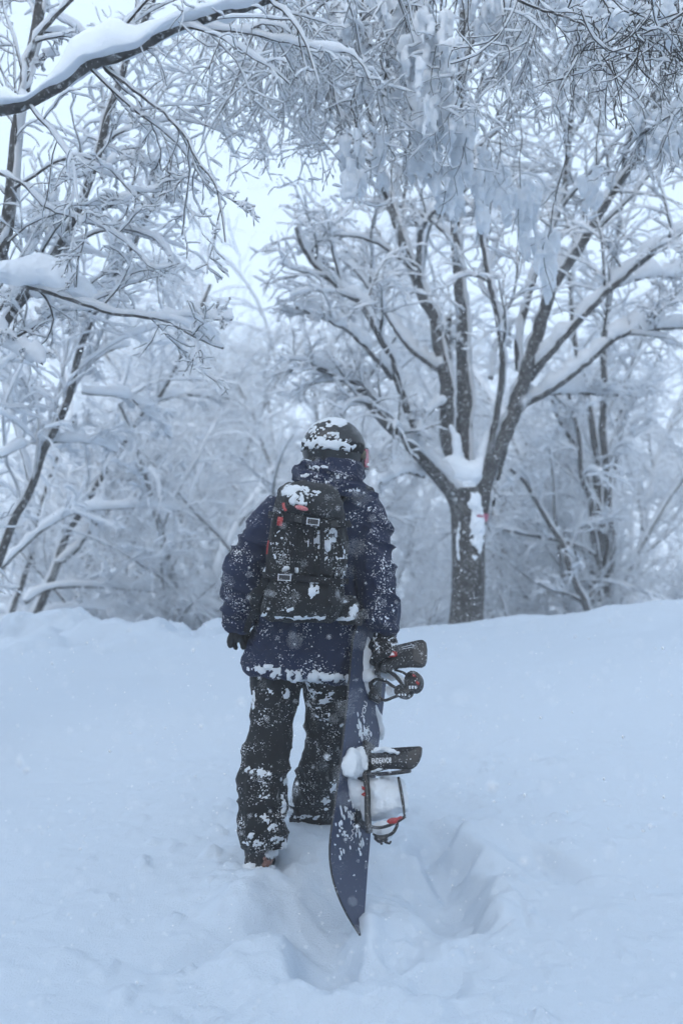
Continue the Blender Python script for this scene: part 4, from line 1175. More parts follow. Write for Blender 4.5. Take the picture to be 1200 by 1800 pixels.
fr = shell('goggle_frame', math.radians(-72), math.radians(72), lambda a: .012, lambda a: -.078 + .03 * math.exp(-(a / .25) ** 2), lambda a, p, o: gol(a, p, o, .0), 30, 8, .022)
frame = link('goggle_frame', fr, M_BLACK, helmet)
ln = shell('lens', math.radians(-64), math.radians(64), lambda a: .006, lambda a: -.070 + .028 * math.exp(-(a / .25) ** 2), lambda a, p, o: gol(a, p, o, .003), 30, 8, .005)
link('lens', ln, M_LENS, frame)
bm = bmesh.new()
for az in (math.radians(70),):
    c = gol(az, -.02, 0, .002)
    m4 = Matrix.Translation(Vector(c)) @ Vector(Rt).to_track_quat('Z', 'Y').to_matrix().to_4x4() @ Matrix.Diagonal((.014, .018, .007, 1))
    bmesh.ops.create_cube(bm, size=2, matrix=m4)
bmesh.ops.bevel(bm, geom=bm.edges[:], offset=.004, segments=2, affect='EDGES')
obj_mesh('strap_clip', bm, plain_mat('clip', (.10, .09, .06), .5, .4, .8), frame)
snow_patch(helmet, 'snow_crust', helmet, [(588, 742, 26, 9), (562, 750, 20, 7), (548, 760, 8, 6)], .005, .9, 60., seed=21., bias=.4)
snow_patch(helmet, 'snow_crust', helmet, [(560, 770, 24, 10), (582, 766, 18, 8), (604, 778, 12, 5)], .005, .8, 60., seed=23., bias=.4)
snow_patch(strap, 'snow_crust', helmet, [(560, 780, 30, 14), (590, 784, 26, 12), (612, 788, 14, 8), (545, 785, 16, 10)], .005, .8, 50., seed=22.)
# ------------------------------------------------------------------ the backpack
def cut(rings, y0, y1, grow=1.0, dd=0.0):
    return rings
DK = 4.44
pack_r = [(510, 580, 850, 853, DK + .03, .06, 2.4), (499, 592, 858, 863, DK + .015, .085, 2.5), (490, 600, 876, 884, DK, .11, 2.6), (482, 605, 905, 914, DK, .12, 2.7), (476, 607, 950, 956, DK, .12, 2.8),
          (471, 606, 1000, 1003, DK, .12, 2.8), (466, 603, 1040, 1041, DK, .12, 2.8), (461, 598, 1070, 1071, DK + .005, .115, 2.8), (464, 592, 1084, 1085, DK + .012, .10, 2.7), (474, 584, 1090, 1091, DK + .02, .08, 2.5)]
pk = remeshed('main_compartment', *loft(pack_r, 56), .0065, 1)
V, N = mesh_np(pk); px, py = proj(V)
wr = np.stack([fbm(V * 6 + 1, 2), fbm(V * 6 + 12, 2), fbm(V * 6 + 25, 2)], -1) - .5
Q = V + wr * .08
d = (fbm(Q * 7, 3) - .5) * .022 + ((ridged(Q * np.array((13, 13, 5.)) + 4, 2) ** 4) - .25) * .012
front = sstep(-.2, -.6, N[:, 1])
xx = px + (py - 960) * .06
for cx_, w_ in ((497, 3), (517, 3), (545, 3), (566, 3), (590, 3)):             # sewn panel seams
    d -= front * .007 * np.exp(-((xx - cx_) / w_) ** 2) * sstep(905, 920, py)
d -= .012 * np.exp(-((py - 1017 - (px - 540) * .03) / 4) ** 2) + .010 * np.exp(-((py - 914 - (px - 540) * .14) / 4) ** 2)
V = V + N * d[:, None]
base = P(535, 1091, DK)
pack = empty('backpack', tuple(base))
tag(pack, 'black snow-dusted backpack with red zip pulls on the back of the person', 'backpack')
set_co(pk, V)
main = link('main_compartment', pk, M_PACK, pack)
lid_r = [(512, 578, 847, 850, DK + .02, .07, 2.4), (500, 592, 856, 861, DK + .005, .10, 2.5), (491, 601, 872, 881, DK - .012, .125, 2.6), (487, 607, 889, 902, DK - .015, .133, 2.7), (488, 606, 898, 914, DK - .01, .13, 2.7), (494, 598, 901, 918, DK, .115, 2.5)]
lm = remeshed('top_lid', *loft(lid_r, 48), .0065, 1)
V, N = mesh_np(lm); V = V + N * ((fbm(V * 9, 3) - .5) * .022 + ((ridged(V * 11 + 3, 2) ** 4) - .25) * .008)[:, None]; set_co(lm, V)
lid = link('top_lid', lm, M_LID, pack)
pocket_r = [(474, 596, 1022, 1026, DK - .05, .075, 3.2), (469, 598, 1036, 1038, DK - .05, .085, 3.2), (466, 595, 1062, 1062, DK - .05, .085, 3.6), (464, 591, 1078, 1078, DK - .045, .08, 3.4), (472, 590, 1084, 1085, DK - .04, .07, 3)]
pm_ = remeshed('front_pocket', *loft(pocket_r, 48), .0065, 1)
V, N = mesh_np(pm_); V = V + N * ((fbm(V * 9 + 6, 3) - .5) * .024 + ((ridged(V * np.array((15, 15, 6.)) + 3, 2) ** 4) - .25) * .010)[:, None]; set_co(pm_, V)
pocket = link('front_pocket', pm_, M_PACK, pack)

def strapped(name, path, w, t, mat, parent, twist=0.0, M=24, face=(0, -1, 0.0)):
    """flat webbing along a path; its flat side looks along face"""
    p, _ = resample(path, np.ones(len(path)), M)
    T = norm(np.gradient(p, axis=0)); fc = norm(np.broadcast_to(np.asarray(face, float), T.shape) - T * (T @ np.asarray(face, float))[:, None])
    S = np.cross(T, fc)
    V, F = [], []
    for k in range(M):
        for a, b in ((-1, -1), (1, -1), (1, 1), (-1, 1)):
            V.append(p[k] + S[k] * a * w / 2 + fc[k] * b * t / 2)
    for k in range(M - 1):
        for j in range(4):
            F.append((k * 4 + j, k * 4 + (j + 1) % 4, (k + 1) * 4 + (j + 1) % 4, (k + 1) * 4 + j))
    F += [(0, 1, 2, 3), ((M - 1) * 4 + 3, (M - 1) * 4 + 2, (M - 1) * 4 + 1, (M - 1) * 4)]
    o = link(name, np_mesh(name, np.array(V), np.array(F), False), mat, parent)
    return o

def box_at(bm, c, dx, dy, dz, rot=0.0):
    m4 = Matrix.Translation(Vector(c)) @ Matrix.Rotation(rot, 4, 'Y') @ Matrix.Diagonal((dx, dy, dz, 1))
    r = bmesh.ops.create_cube(bm, size=1, matrix=m4)
    return r['verts']

def buckle(c, w, h, rot, parent, bars=True):
    """ladder-lock: black body with two frosted side bars"""
    bm = bmesh.new(); box_at(bm, c, w, .008, h, rot); bmesh.ops.bevel(bm, geom=bm.edges[:], offset=.002, segments=2, affect='EDGES')
    b = obj_mesh('buckle', bm, M_BLACK, parent, False)
    if not bars: return
    ca, sa = math.cos(rot), math.sin(rot)
    for s in (-.5, .5):
        cc = np.asarray(c) + np.array((ca, 0, -sa)) * w * s + np.array((0, -.0052, 0))
        bm = bmesh.new(); box_at(bm, cc, .0035, .003, h * (.95 if abs(s) > .4 else .8), rot)
        obj_mesh('bar', bm, M_FROST, b, False)
    for s in (-.46, .46):
        cc = np.asarray(c) + np.array((sa, 0, ca)) * h * s * .8 + np.array((0, -.0052, 0))
        bm = bmesh.new(); box_at(bm, cc, w * .98, .003, .0025, rot)
        obj_mesh('bar', bm, M_FROST, b, False)

yf = DK - .135
s1 = strapped('compression_strap', [P(472, 905, DK - .06), P(482, 905, yf + .012), P(515, 910, yf - .006), P(548, 917, yf - .008), P(585, 922, yf - .004), P(606, 922, yf + .012), P(616, 920, DK - .06)], .026, .004, M_WEB, pack)
s2 = strapped('compression_strap', [P(462, 1010, DK - .06), P(471, 1011, yf + .012), P(500, 1015, yf - .004), P(545, 1018, yf - .004), P(590, 1022, yf), P(612, 1022, DK - .06)], .022, .004, M_WEB, pack)
buckle(P(550, 917, yf - .016), .044, .030, .12, pack)
buckle(P(524, 912, yf - .014), .026, .026, .12, pack, False)
buckle(P(588, 921, yf - .012), .026, .026, .05, pack, False)
buckle(P(500, 1015, yf - .012), .046, .028, .05, pack)
for x0, x1 in ((517, 513), (548, 545), (566, 566)):
    strapped('vertical_strap', [P(x0, 925, yf - .002), P((x0 + x1) / 2, 965, yf - .006), P(x1, 1008, yf - .002)], .018, .004, M_WEB, pack)
# shoulder straps over both shoulders, with the load lifter
for pts in ([P(594, 884, 4.52), P(604, 868, 4.51), P(620, 857, 4.53), P(636, 856, 4.62), P(646, 864, 4.74), P(648, 896, 4.86)],
            [P(500, 872, 4.53), P(500, 864, 4.55), P(506, 858, 4.62), P(512, 858, 4.72), P(506, 880, 4.86)]):
    ss = strapped('shoulder_strap', pts, .055, .014, M_PACK, pack, face=(0, -.5, 1))
    strapped('piping', [q + np.array((0, -.012, .010)) for q in pts[1:5]], .007, .006, M_FROST, ss, face=(0, -.5, 1))
# hip belt with pouches and the hanging left strap
bme = remeshed('hip_pouch', *loft([(596, 618, 1048, 1046, 4.50, .05, 2.5), (588, 628, 1056, 1054, 4.50, .065, 2.8), (588, 632, 1074, 1072, 4.50, .07, 2.8), (592, 634, 1092, 1088, 4.50, .06, 2.6), (602, 628, 1099, 1096, 4.50, .045, 2.3)], 32), .005, 1)
pouch_r = link('hip_pouch', bme, M_PACK, pack)
bme = remeshed('hip_pouch', *loft([(444, 464, 1034, 1034, 4.50, .04, 2.5), (440, 470, 1044, 1044, 4.50, .055, 2.8), (440, 470, 1066, 1066, 4.50, .055, 2.8), (444, 466, 1080, 1080, 4.50, .04, 2.4)], 32), .005, 1)
V, N = mesh_np(bme); set_co(bme, V + N * ((fbm(V * 24, 3) - .5) * .03)[:, None])
pouch_l = link('hip_pouch', bme, M_PACK, pack)
strapped('hip_belt', [P(606, 1082, 4.55), P(628, 1084, 4.52), P(637, 1084, 4.60), P(640, 1086, 4.72)], .05, .008, M_WEB, pack)
bm = bmesh.new(); box_at(bm, P(631, 1088, 4.435), .03, .012, .052, .1); bmesh.ops.bevel(bm, geom=bm.edges[:], offset=.004, segments=2, affect='EDGES')
obj_mesh('belt_buckle', bm, M_BLACK, pack, False)
strapped('hanging_strap', [P(480, 985, 4.40), P(470, 1010, 4.37), P(458, 1035, 4.38), P(450, 1055, 4.42), P(446, 1075, 4.46), P(437, 1095, 4.50), P(433, 1112, 4.53)], .026, .006, M_WEB, pack)
strapped('side_strap', [P(468, 1012, 4.38), P(462, 1030, 4.37), P(452, 1046, 4.40), P(446, 1062, 4.44)], .034, .008, M_PACK, pack)
# red details
for nm, pts, w in (('zip_pull', [P(498, 884, yf - .01), P(499, 892, yf - .016), P(503, 898, yf - .018)], .010),
                   ('red_tab', [P(493, 909, yf - .004), P(492, 916, yf - .010), P(491, 924, yf - .008)], .020),
                   ('red_piping', [P(472, 950, DK - .100), P(470, 962, DK - .100), P(469, 974, DK - .1)], .005)):
    strapped(nm, pts, w, .004, M_RED, pack)
bm = bmesh.new()
c = P(530, 893, DK - .158)
bmesh.ops.create_icosphere(bm, subdivisions=3, radius=1, matrix=Matrix.Translation(Vector(c)) @ Matrix.Rotation(.25, 4, 'Y') @ Matrix.Diagonal((.026, .006, .009, 1)))
obj_mesh('badge', bm, plain_mat('badge', (.50, .16, .17), .6, .3, .8), pack)
# snow lying on it
snow_patch(lid, 'snow_crust', pack, [(522, 862, 32, 12), (525, 878, 20, 12), (512, 868, 18, 8), (548, 866, 16, 8)], .007, .8, 60., seed=31., bias=.35)
snow_patch(main, 'snow_crust', pack, [(510, 1004, 18, 9), (552, 1026, 10, 12), (560, 945, 8, 14), (548, 950, 8, 10), (585, 940, 8, 16), (575, 960, 8, 12)], .008, .8, 60., seed=32., bias=.4)
snow_patch(pocket, 'snow_crust', pack, [(553, 1036, 12, 12), (545, 1048, 7, 8), (505, 1073, 16, 6), (470, 1080, 16, 4), (520, 1085, 40, 3), (560, 1086, 16, 4)], .007, .8, 60., seed=33., bias=.45)
snow_patch(pouch_r, 'snow_crust', pack, [(608, 1088, 18, 4), (620, 1072, 8, 12), (600, 1058, 20, 3)], .006, .7, 60., seed=34., bias=.2)
snow_patch(main, 'snow_dusting', pack, [(490, 960, 16, 40), (560, 960, 30, 50), (600, 1000, 14, 60)], .003, 1.3, 95., seed=35., bias=1.0)
# ------------------------------------------------------------------ the snowboard, standing on its tail
B0 = P(596, 1644, 4.18); BH = P(655, 1100, 4.70)
ua = norm(BH - B0)
wv = np.array((.52, .855, 0)); wv = norm(wv - ua * (wv @ ua))
nv = -np.cross(ua, wv); nv = norm(nv)
BL = 1.34
def bd(u, w, n): return B0 + ua * u + wv * w + nv * n
def halfw(u):
    t = u / BL
    s = .128 + .030 * (2 * (t - .5)) ** 2 * 1.3
    e = 1.0
    if u < .36: e = max(1 - ((.36 - u) / .36) ** 2.2, .012)
    if u > BL - .27: e = math.sqrt(max(1 - ((u - BL + .27) / .275) ** 2.3, 0.0004))
    return s * e
def rise(u):
    r = 0
    if u < .30: r = .072 * ((.30 - u) / .30) ** 2
    if u > BL - .30: r = .085 * ((u - BL + .30) / .30) ** 2
    return r
us = np.concatenate([np.linspace(0, .3, 26), np.linspace(.33, BL - .33, 30), np.linspace(BL - .3, BL, 26)])
def sheet(w0, w1, nf, nw=10):
    V = []
    for u in us:
        h = halfw(u)
        for k in range(nw + 1):
            w = (-1 + 2 * k / nw) * h + (.22 * (.155 - h) if u < .36 else 0) * sstep(.36, .2, u)
            V.append(bd(u, w, rise(u) + nf(w, h)))
    return V
nw = 10
Vt = sheet(-1, 1, lambda w, h: .0075); Vbm = sheet(-1, 1, lambda w, h: -.0015)
n1 = len(Vt); F = []
for i in range(len(us) - 1):
    for k in range(nw):
        a = i * (nw + 1) + k; b = a + nw + 1
        F.append((a, a + 1, b + 1, b)); F.append((n1 + a, n1 + b, n1 + b + 1, n1 + a + 1))
edgeF = []
for i in range(len(us) - 1):
    for k in (0, nw):
        a = i * (nw + 1) + k; b = a + nw + 1
        edgeF.append((a, n1 + a, n1 + b, b))
for k in range(nw):
    edgeF.append((k, k + 1, n1 + k + 1, n1 + k)); e = (len(us) - 1) * (nw + 1) + k
    edgeF.append((e, e + 1, n1 + e + 1, n1 + e))
def board_mat():
    m, nt, b = new_mat('board_topsheet'); L = nt.links.new
    tc = nd(nt, 'ShaderNodeTexCoord')
    n = nd(nt, 'ShaderNodeTexNoise'); n.inputs['Scale'].default_value = 5; n.inputs['Detail'].default_value = 4
    L(tc.outputs['Object'], n.inputs['Vector'])
    mx = nd(nt, 'ShaderNodeMix', data_type='RGBA'); mx.inputs[6].default_value = (.016, .024, .060, 1); mx.inputs[7].default_value = (.030, .042, .085, 1)
    L(n.outputs[0], mx.inputs[0])
    f = nd(nt, 'ShaderNodeTexNoise'); f.inputs['Scale'].default_value = 120; f.inputs['Detail'].default_value = 2
    L(tc.outputs['Object'], f.inputs['Vector'])
    mr = nd(nt, 'ShaderNodeMapRange'); mr.inputs[1].default_value = .70; mr.inputs[2].default_value = .75
    L(f.outputs[0], mr.inputs[0])
    m2 = nd(nt, 'ShaderNodeMix', data_type='RGBA'); m2.inputs[7].default_value = (.7, .73, .77, 1)
    L(mr.outputs[0], m2.inputs[0]); L(mx.outputs[2], m2.inputs[6]); L(m2.outputs[2], b.inputs['Base Color'])
    b.inputs['Roughness'].default_value = .42; b.inputs['Specular IOR Level'].default_value = .4
    return m
board = empty('snowboard', tuple(bd(0, 0, rise(0))))
tag(board, 'navy snowboard with black bindings standing on its tail in the snow beside the person', 'snowboard')
deck = link('deck', np_mesh('deck', np.array(Vt + Vbm), np.array(F)), board_mat(), board)
link('steel_edge', np_mesh('steel_edge', np.array(Vt + Vbm), np.array(edgeF), False), M_BLACK, deck)

CAMP = np.array((0, 0, CAM_Z))
def ray(px, py): return norm(P(px, py, 1.0) - CAMP)
def hit(px, py, nrm, off):
    """where the line of sight through px, py meets the plane nrm . (X - B0) = off"""
    r = ray(px, py); t = (off - (CAMP - B0) @ nrm) / (r @ nrm)
    return CAMP + r * t
def on_deck(px, py, n=.008): return hit(px, py, nv, n)
def on_w(px, py, w): return hit(px, py, wv, w)

def plate(name, poly, w0, t, mat, parent, bulge=0.0, bevel=.004):
    """solid plate: outline given where it is seen, lying in the plane across the board at w0, thickness t"""
    bm = bmesh.new()
    pts = [on_w(x, y, w0) for x, y in poly]
    c = np.mean(pts, 0)
    f = [bm.verts.new(p) for p in pts]; bk = [bm.verts.new(p + wv * t) for p in pts]
    n = len(pts)
    def fan(vs, off):
        cv = bm.verts.new(c + wv * off)
        ins = [bm.verts.new((np.array(v.co) * .45 + (c + wv * off) * .55) + wv * off * .0) for v in vs]
        for k in range(n):
            bm.faces.new((vs[k], vs[(k + 1) % n], ins[(k + 1) % n], ins[k])); bm.faces.new((ins[k], ins[(k + 1) % n], cv))
        for v in ins: v.co += Vector(wv * (off * .4))
    fan(f, -bulge); fan(bk, t - bulge)
    for k in range(n): bm.faces.new((f[k], bk[k], bk[(k + 1) % n], f[(k + 1) % n]))
    bmesh.ops.recalc_face_normals(bm, faces=bm.faces)
    me = bpy.data.meshes.new(name); bm.to_mesh(me); bm.free()
    o = link(name, me, mat, parent)
    mod = o.modifiers.new('b', 'BEVEL'); mod.width = bevel; mod.segments = 2; mod.limit_method = 'ANGLE'
    return o

def tube(name, pts, r, mat, parent, K=10, M=20, h=None):
    V, F = chain(pts, r, K, M, h)
    return link(name, np_mesh(name, V, F), mat, parent)

def lump(name, specs, vox, parent, mat=None, amp=.016, f=22.):
    """snow packed into a shape: union of rounded blobs, roughened"""
    parts = []
    for s in specs:
        parts.append(chain(s[0], s[1], 14, 14, s[2] if len(s) > 2 else None))
    me = remeshed(name, *union(*parts), vox, 2)
    V, N = mesh_np(me); set_co(me, V + N * ((fbm(V * f, 4) - .5) * amp * 1.6 + (vnoise(V * f * 5) - .5) * amp * .25)[:, None])
    return link(name, me, mat or M_CLUMP, parent)

# --- lower binding
WN = -.03
def lower_binding():
    b = tube('binding', [on_w(643, 1316, WN), on_w(641, 1345, WN), on_w(645, 1385, WN), on_w(646, 1430, WN), on_w(648, 1462, WN)], [.012, .014, .012, .012, .014], M_BLACK, board, 8, 18, [.02] * 5)
    # base plate across the board
    u0, u1 = .40, .73
    bm = bmesh.new()
    for (a, c_, e) in ((u0, u1, 0),):
        vs = []
        for n in (.008, .026):
            for u, w in ((a, .0), (a, .085), (c_, .085), (c_, .0)):
                vs.append(bm.verts.new(bd(u, w, n)))
        for q in ((0, 1, 2, 3), (4, 5, 6, 7), (0, 1, 5, 4), (1, 2, 6, 5), (2, 3, 7, 6), (3, 0, 4, 7)):
            bm.faces.new([vs[k] for k in q])
    bmesh.ops.bevel(bm, geom=bm.edges[:], offset=.006, segments=2, affect='EDGES')
    obj_mesh('base_plate', bm, M_BLACK, b)
    hb = plate('highback', [(645, 1318), (672, 1315), (700, 1313.5), (722, 1312), (738, 1311.5), (740, 1314), (739, 1326), (735, 1337), (730, 1345), (722, 1351), (712, 1353), (697, 1351), (680, 1351), (664, 1355), (648, 1360)], WN, .012, M_BLACK, b, .014)
    # lettering
    cu = bpy.data.curves.new('lettering', 'FONT'); cu.body = 'ENDEAVOR'; cu.size = 1; cu.extrude = .01; cu.offset = .012; cu.space_character = 1.08
    to = bpy.data.objects.new('tmp', cu); COL.objects.link(to)
    dg = bpy.context.evaluated_depsgraph_get(); me = bpy.data.meshes.new_from_object(to.evaluated_get(dg)); bpy.data.objects.remove(to)
    V, _ = mesh_np(me)
    x0, x1 = V[:, 0].min(), V[:, 0].max(); y0, y1 = V[:, 1].min(), V[:, 1].max()
    A, Bp, Cp = on_w(653, 1342.5, WN - .019), on_w(688, 1341, WN - .019), on_w(653, 1332.8, WN - .019)
    W = A + ((V[:, 0:1] - x0) / (x1 - x0)) * (Bp - A) + ((V[:, 1:2] - y0) / (y1 - y0)) * (Cp - A) - wv * (V[:, 2:3] * .1)
    set_co(me, W); me.materials.clear()
    link('lettering', me, M_WHITE, hb)
    tube('ankle_strap', [on_w(640, 1362, WN), on_w(660, 1361, WN - .012), on_w(690, 1359, WN - .014), on_w(712, 1356, WN - .004), on_w(719, 1355, WN + .02)], [.011, .013, .014, .013, .009], M_BLACK, b, 10, 20, [.008] * 5)
    tube('ankle_strap', [on_w(700, 1366, WN - .006), on_w(703, 1382, WN - .004), on_w(707, 1405, WN), on_w(711, 1436, WN)], [.005, .006, .006, .004], M_BLACK, b, 8, 14)
    tube('toe_strap', [on_w(648, 1452, WN - .004), on_w(664, 1455, WN - .01), on_w(680, 1452, WN - .012), on_w(698, 1444, WN - .01), on_w(712, 1435, WN)], [.007, .008, .009, .008, .005], M_BLACK, b, 8, 18, [.006] * 5)
    for nm, pl in (('red_lever', [(680, 1441), (688, 1437), (697, 1437), (704, 1434), (705, 1437), (699, 1441), (694, 1447), (684, 1448), (679, 1445)]), ('red_lever', [(635, 1381), (639, 1383), (640, 1388), (636, 1388)]), ('red_lever', [(634, 1396), (640, 1392), (641, 1398), (637, 1399)])):
        plate(nm, pl, WN - .022, .012, M_RED, b, .002, .002)
    tube('front_strap', [on_w(699, 1441, WN), on_w(697, 1452, WN), on_w(691, 1463, WN), on_w(680, 1469, WN), on_w(664, 1471, WN), on_w(656, 1466, WN)], [.005, .006, .006, .006, .006, .004], M_BLACK, b, 8, 20)
    tube('ratchet', [on_w(660, 1472, WN - .006), on_w(668, 1475, WN - .008), on_w(680, 1473, WN - .006)], [.010, .015, .010], M_BLACK, b, 10, 12)
    tube('ratchet', [on_w(668, 1478, WN - .01), on_w(671, 1484, WN - .01)], [.006, .005], M_BLACK, b, 8, 8)
    tube('ratchet', [on_w(676, 1480, WN - .01), on_w(684, 1482, WN - .012), on_w(687, 1478, WN - .012)], [.005, .005, .003], M_BLACK, b, 8, 10)
    tube('heel_hoop', [on_w(648, 1316, WN - .002), on_w(646, 1335, WN - .004), on_w(645, 1356, WN - .002)], [.006, .007, .006], M_BLACK, b, 8, 12)
    plate('strap_hub', [(628, 1362), (636, 1358), (643, 1362), (643, 1369), (634, 1372), (627, 1369)], WN - .016, .014, M_BLACK, b, .004, .003)
    # snow packed into it
    wn = WN + .055
    lump('packed_snow', [([on_w(655, 1372, wn), on_w(654, 1400, wn), on_w(656, 1440, wn)], [.055, .055, .04]), ([on_w(672, 1372, wn), on_w(674, 1400, wn), on_w(675, 1436, wn)], [.055, .058, .045]),
                         ([on_w(688, 1374, wn), on_w(692, 1400, wn), on_w(696, 1428, wn)], [.05, .055, .045])], .006, b)
    lump('packed_snow', [([on_w(660, 1462, wn), on_w(675, 1460, wn), on_w(688, 1454, wn)], [.030, .038, .025])], .005, b)
    lump('packed_snow', [([on_deck(620, 1325, .02), on_deck(617, 1345, .03), on_deck(612, 1365, .02)], [.03, .042, .03]), ([on_deck(633, 1318, .02), on_deck(632, 1340, .035), on_deck(624, 1362, .03)], [.025, .035, .03]),
                         ([on_deck(612, 1370, .0), on_deck(622, 1395, .012), on_deck(633, 1420, .012), on_deck(643, 1452, .004)], [.020, .035, .03, .010]), ([on_deck(622, 1372, .01), on_deck(634, 1390, .025), on_deck(640, 1425, .01)], [.03, .038, .016])], .006, b)
    snow_patch(hb, 'snow_crust', b, [], .005) if False else None
    lump('packed_snow', [([on_w(652, 1322, WN - .018), on_w(668, 1318, WN - .02), on_w(685, 1319, WN - .022), on_w(699, 1324, WN - .02)], [.010, .013, .014, .008], [.006, .008, .008, .005])], .0035, hb, None, .012, 60.)
    lump('packed_snow', [([on_w(640, 1330, WN - .018), on_w(641, 1342, WN - .02), on_w(643, 1354, WN - .018)], [.008, .012, .008], [.006] * 3)], .0035, hb, None, .01, 60.)
    lump('packed_snow', [([on_w(652, 1357, WN - .018), on_w(663, 1353, WN - .02), on_w(672, 1352, WN - .018)], [.005, .009, .004], [.005] * 3)], .003, hb, None, .008, 70.)
    b['label'] = 'lower binding with printed highback and snow packed under its straps'
lower_binding()

def upper_binding():
    W2 = -.03
    b = tube('binding', [on_w(660, 1142, W2), on_w(661, 1160, W2), on_w(662, 1184, W2)], [.010, .012, .010], M_BLACK, board, 8, 12, [.018] * 3)
    u0, u1 = .90, 1.12
    bm = bmesh.new(); vs = []
    for n in (.008, .026):
        for u, w in ((u0, .0), (u0, .085), (u1, .085), (u1, .0)): vs.append(bm.verts.new(bd(u, w, n)))
    for q in ((0, 1, 2, 3), (4, 5, 6, 7), (0, 1, 5, 4), (1, 2, 6, 5), (2, 3, 7, 6), (3, 0, 4, 7)): bm.faces.new([vs[k] for k in q])
    bmesh.ops.bevel(bm, geom=bm.edges[:], offset=.006, segments=2, affect='EDGES')
    obj_mesh('base_plate', bm, M_BLACK, b)
    hb = plate('highback', [(660, 1145), (675, 1139), (695, 1134), (715, 1129), (735, 1124.5), (742, 1124), (747, 1128), (749, 1140), (748.5, 1160), (745, 1170), (738, 1173), (718, 1172), (698, 1174), (686, 1179), (676, 1183), (661, 1178)], W2, .012, M_BLACK, b, .012)
    plate('red_logo', [(679, 1147), (694, 1144), (697, 1146), (697, 1152), (694, 1154), (680, 1155), (678, 1152)], W2 - .022, .006, M_RED, hb, .0, .001)
    plate('white_mark', [(684, 1148), (691, 1147), (692, 1151), (685, 1152)], W2 - .026, .004, M_WHITE, hb, .0, .0006)
    for x0, y0, x1, y1 in ((705, 1138, 726, 1133), (706, 1141, 727, 1137)):
        tube('frost_line', [on_w(x0, y0, W2 - .012), on_w((x0 + x1) / 2, (y0 + y1) / 2, W2 - .014), on_w(x1, y1, W2 - .012)], [.0012, .0016, .0012], M_FROST, hb, 6, 6)
    # straps with ratchets, standing open
    tube('ankle_strap', [on_w(652, 1200, W2), on_w(662, 1194, W2 - .01), on_w(676, 1197, W2 - .02), on_w(690, 1206, W2 - .02), on_w(702, 1212, W2 - .01)], [.010, .012, .012, .010, .008], M_BLACK, b, 10, 20, [.006] * 5)
    tube('ankle_strap', [on_w(651, 1200, W2), on_w(654, 1212, W2 - .01), on_w(664, 1224, W2 - .015), on_w(676, 1231, W2 - .012), on_w(690, 1226, W2 - .01), on_w(702, 1222, W2)], [.009, .012, .013, .009, .008, .006], M_BLACK, b, 10, 22, [.006] * 6)
    tube('toe_strap', [on_w(684, 1180, W2), on_w(692, 1186, W2 - .01), on_w(700, 1194, W2 - .01), on_w(708, 1206, W2)], [.008, .012, .014, .010], M_BLACK, b, 10, 14, [.006] * 4)
    tube('toe_strap', [on_w(692, 1177, W2 + .02), on_w(708, 1182, W2 + .02), on_w(716, 1188, W2 + .01)], [.006, .008, .006], M_BLACK, b, 8, 12, [.005] * 3)
    for cx_, cy_, rx, ry, nm in ((724, 1197, 15, 19, 'ratchet'), (706, 1214, 15, 12, 'ratchet')):
        pl = [(cx_ + rx * math.cos(a), cy_ + ry * math.sin(a)) for a in np.linspace(0, 2 * math.pi, 18, endpoint=False)]
        o = plate(nm, pl, W2 - .02, .03, M_BLACK, b, .006, .004)
        tube('ring', [on_w(cx_ + rx * .66 * math.cos(a), cy_ + ry * .66 * math.sin(a), W2 - .031) for a in np.linspace(.3, 5.6, 12)], [.0028] * 12, M_FROST if nm == 'x' else M_BLACK, o, 6, 26)
        for k in range(3):
            plate('tooth', [(cx_ - 6 + k * 5, cy_ + ry * .45), (cx_ - 3.5 + k * 5, cy_ + ry * .42), (cx_ - 3 + k * 5, cy_ + ry * .7), (cx_ - 5.5 + k * 5, cy_ + ry * .72)], W2 - .034, .004, M_FROST, o, 0, .0006)
    for pl in ([(725, 1184), (730, 1187), (729, 1190), (724, 1188)], [(731, 1196), (736, 1200), (734, 1204), (730, 1200)]):
        plate('red_lever', pl, W2 - .036, .006, M_RED, b, 0, .001)
    # snow about it
    lump('packed_snow', [([on_deck(646, 1180, .01), on_deck(650, 1192, .02), on_deck(656, 1186, .03)], [.03, .035, .025]), ([on_w(672, 1184, W2 + .06), on_w(684, 1186, W2 + .06), on_w(694, 1192, W2 + .05)], [.02, .028, .015])], .005, b)
    lump('packed_snow', [([on_w(682, 1216, W2 + .03), on_w(692, 1214, W2 + .03)], [.022, .018]), ([on_w(700, 1190, W2 + .03), on_w(712, 1200, W2 + .03)], [.014, .016])], .004, b)
    b['label'] = 'upper binding under the hand, its straps and round ratchets open'
upper_binding()

# snow and print on the deck
def deck_patch(name, polys, thick, mat, parent, nn=.0085):
    for pts in polys:
        bm = bmesh.new()
        P3 = [on_deck(x, y, nn) for x, y in pts]; c = np.mean(P3, 0)
        n = len(P3)
        o_ = [bm.verts.new(p) for p in P3]; i_ = [bm.verts.new(p * .7 + c * .3 + nv * thick * .75) for p in P3]; cc = bm.verts.new(c + nv * thick)
        for k in range(n):
            bm.faces.new((o_[k], o_[(k + 1) % n], i_[(k + 1) % n], i_[k])); bm.faces.new((i_[k], i_[(k + 1) % n], cc))
        obj_mesh(name, bm, mat, parent)
lump('snow_strip', [([on_deck(640, 1120, .0), on_deck(642, 1150, .006), on_deck(643, 1185, .008), on_deck(645, 1215, .004), on_deck(650, 1232, 0)], [.02, .03, .032, .022, .006], [.012, .016, .018, .012, .004]),
                    ([on_deck(655, 1150, .0), on_deck(655, 1175, .01), on_deck(650, 1195, .006)], [.02, .03, .02], [.012, .02, .012])], .005, deck, None, .012, 40.)
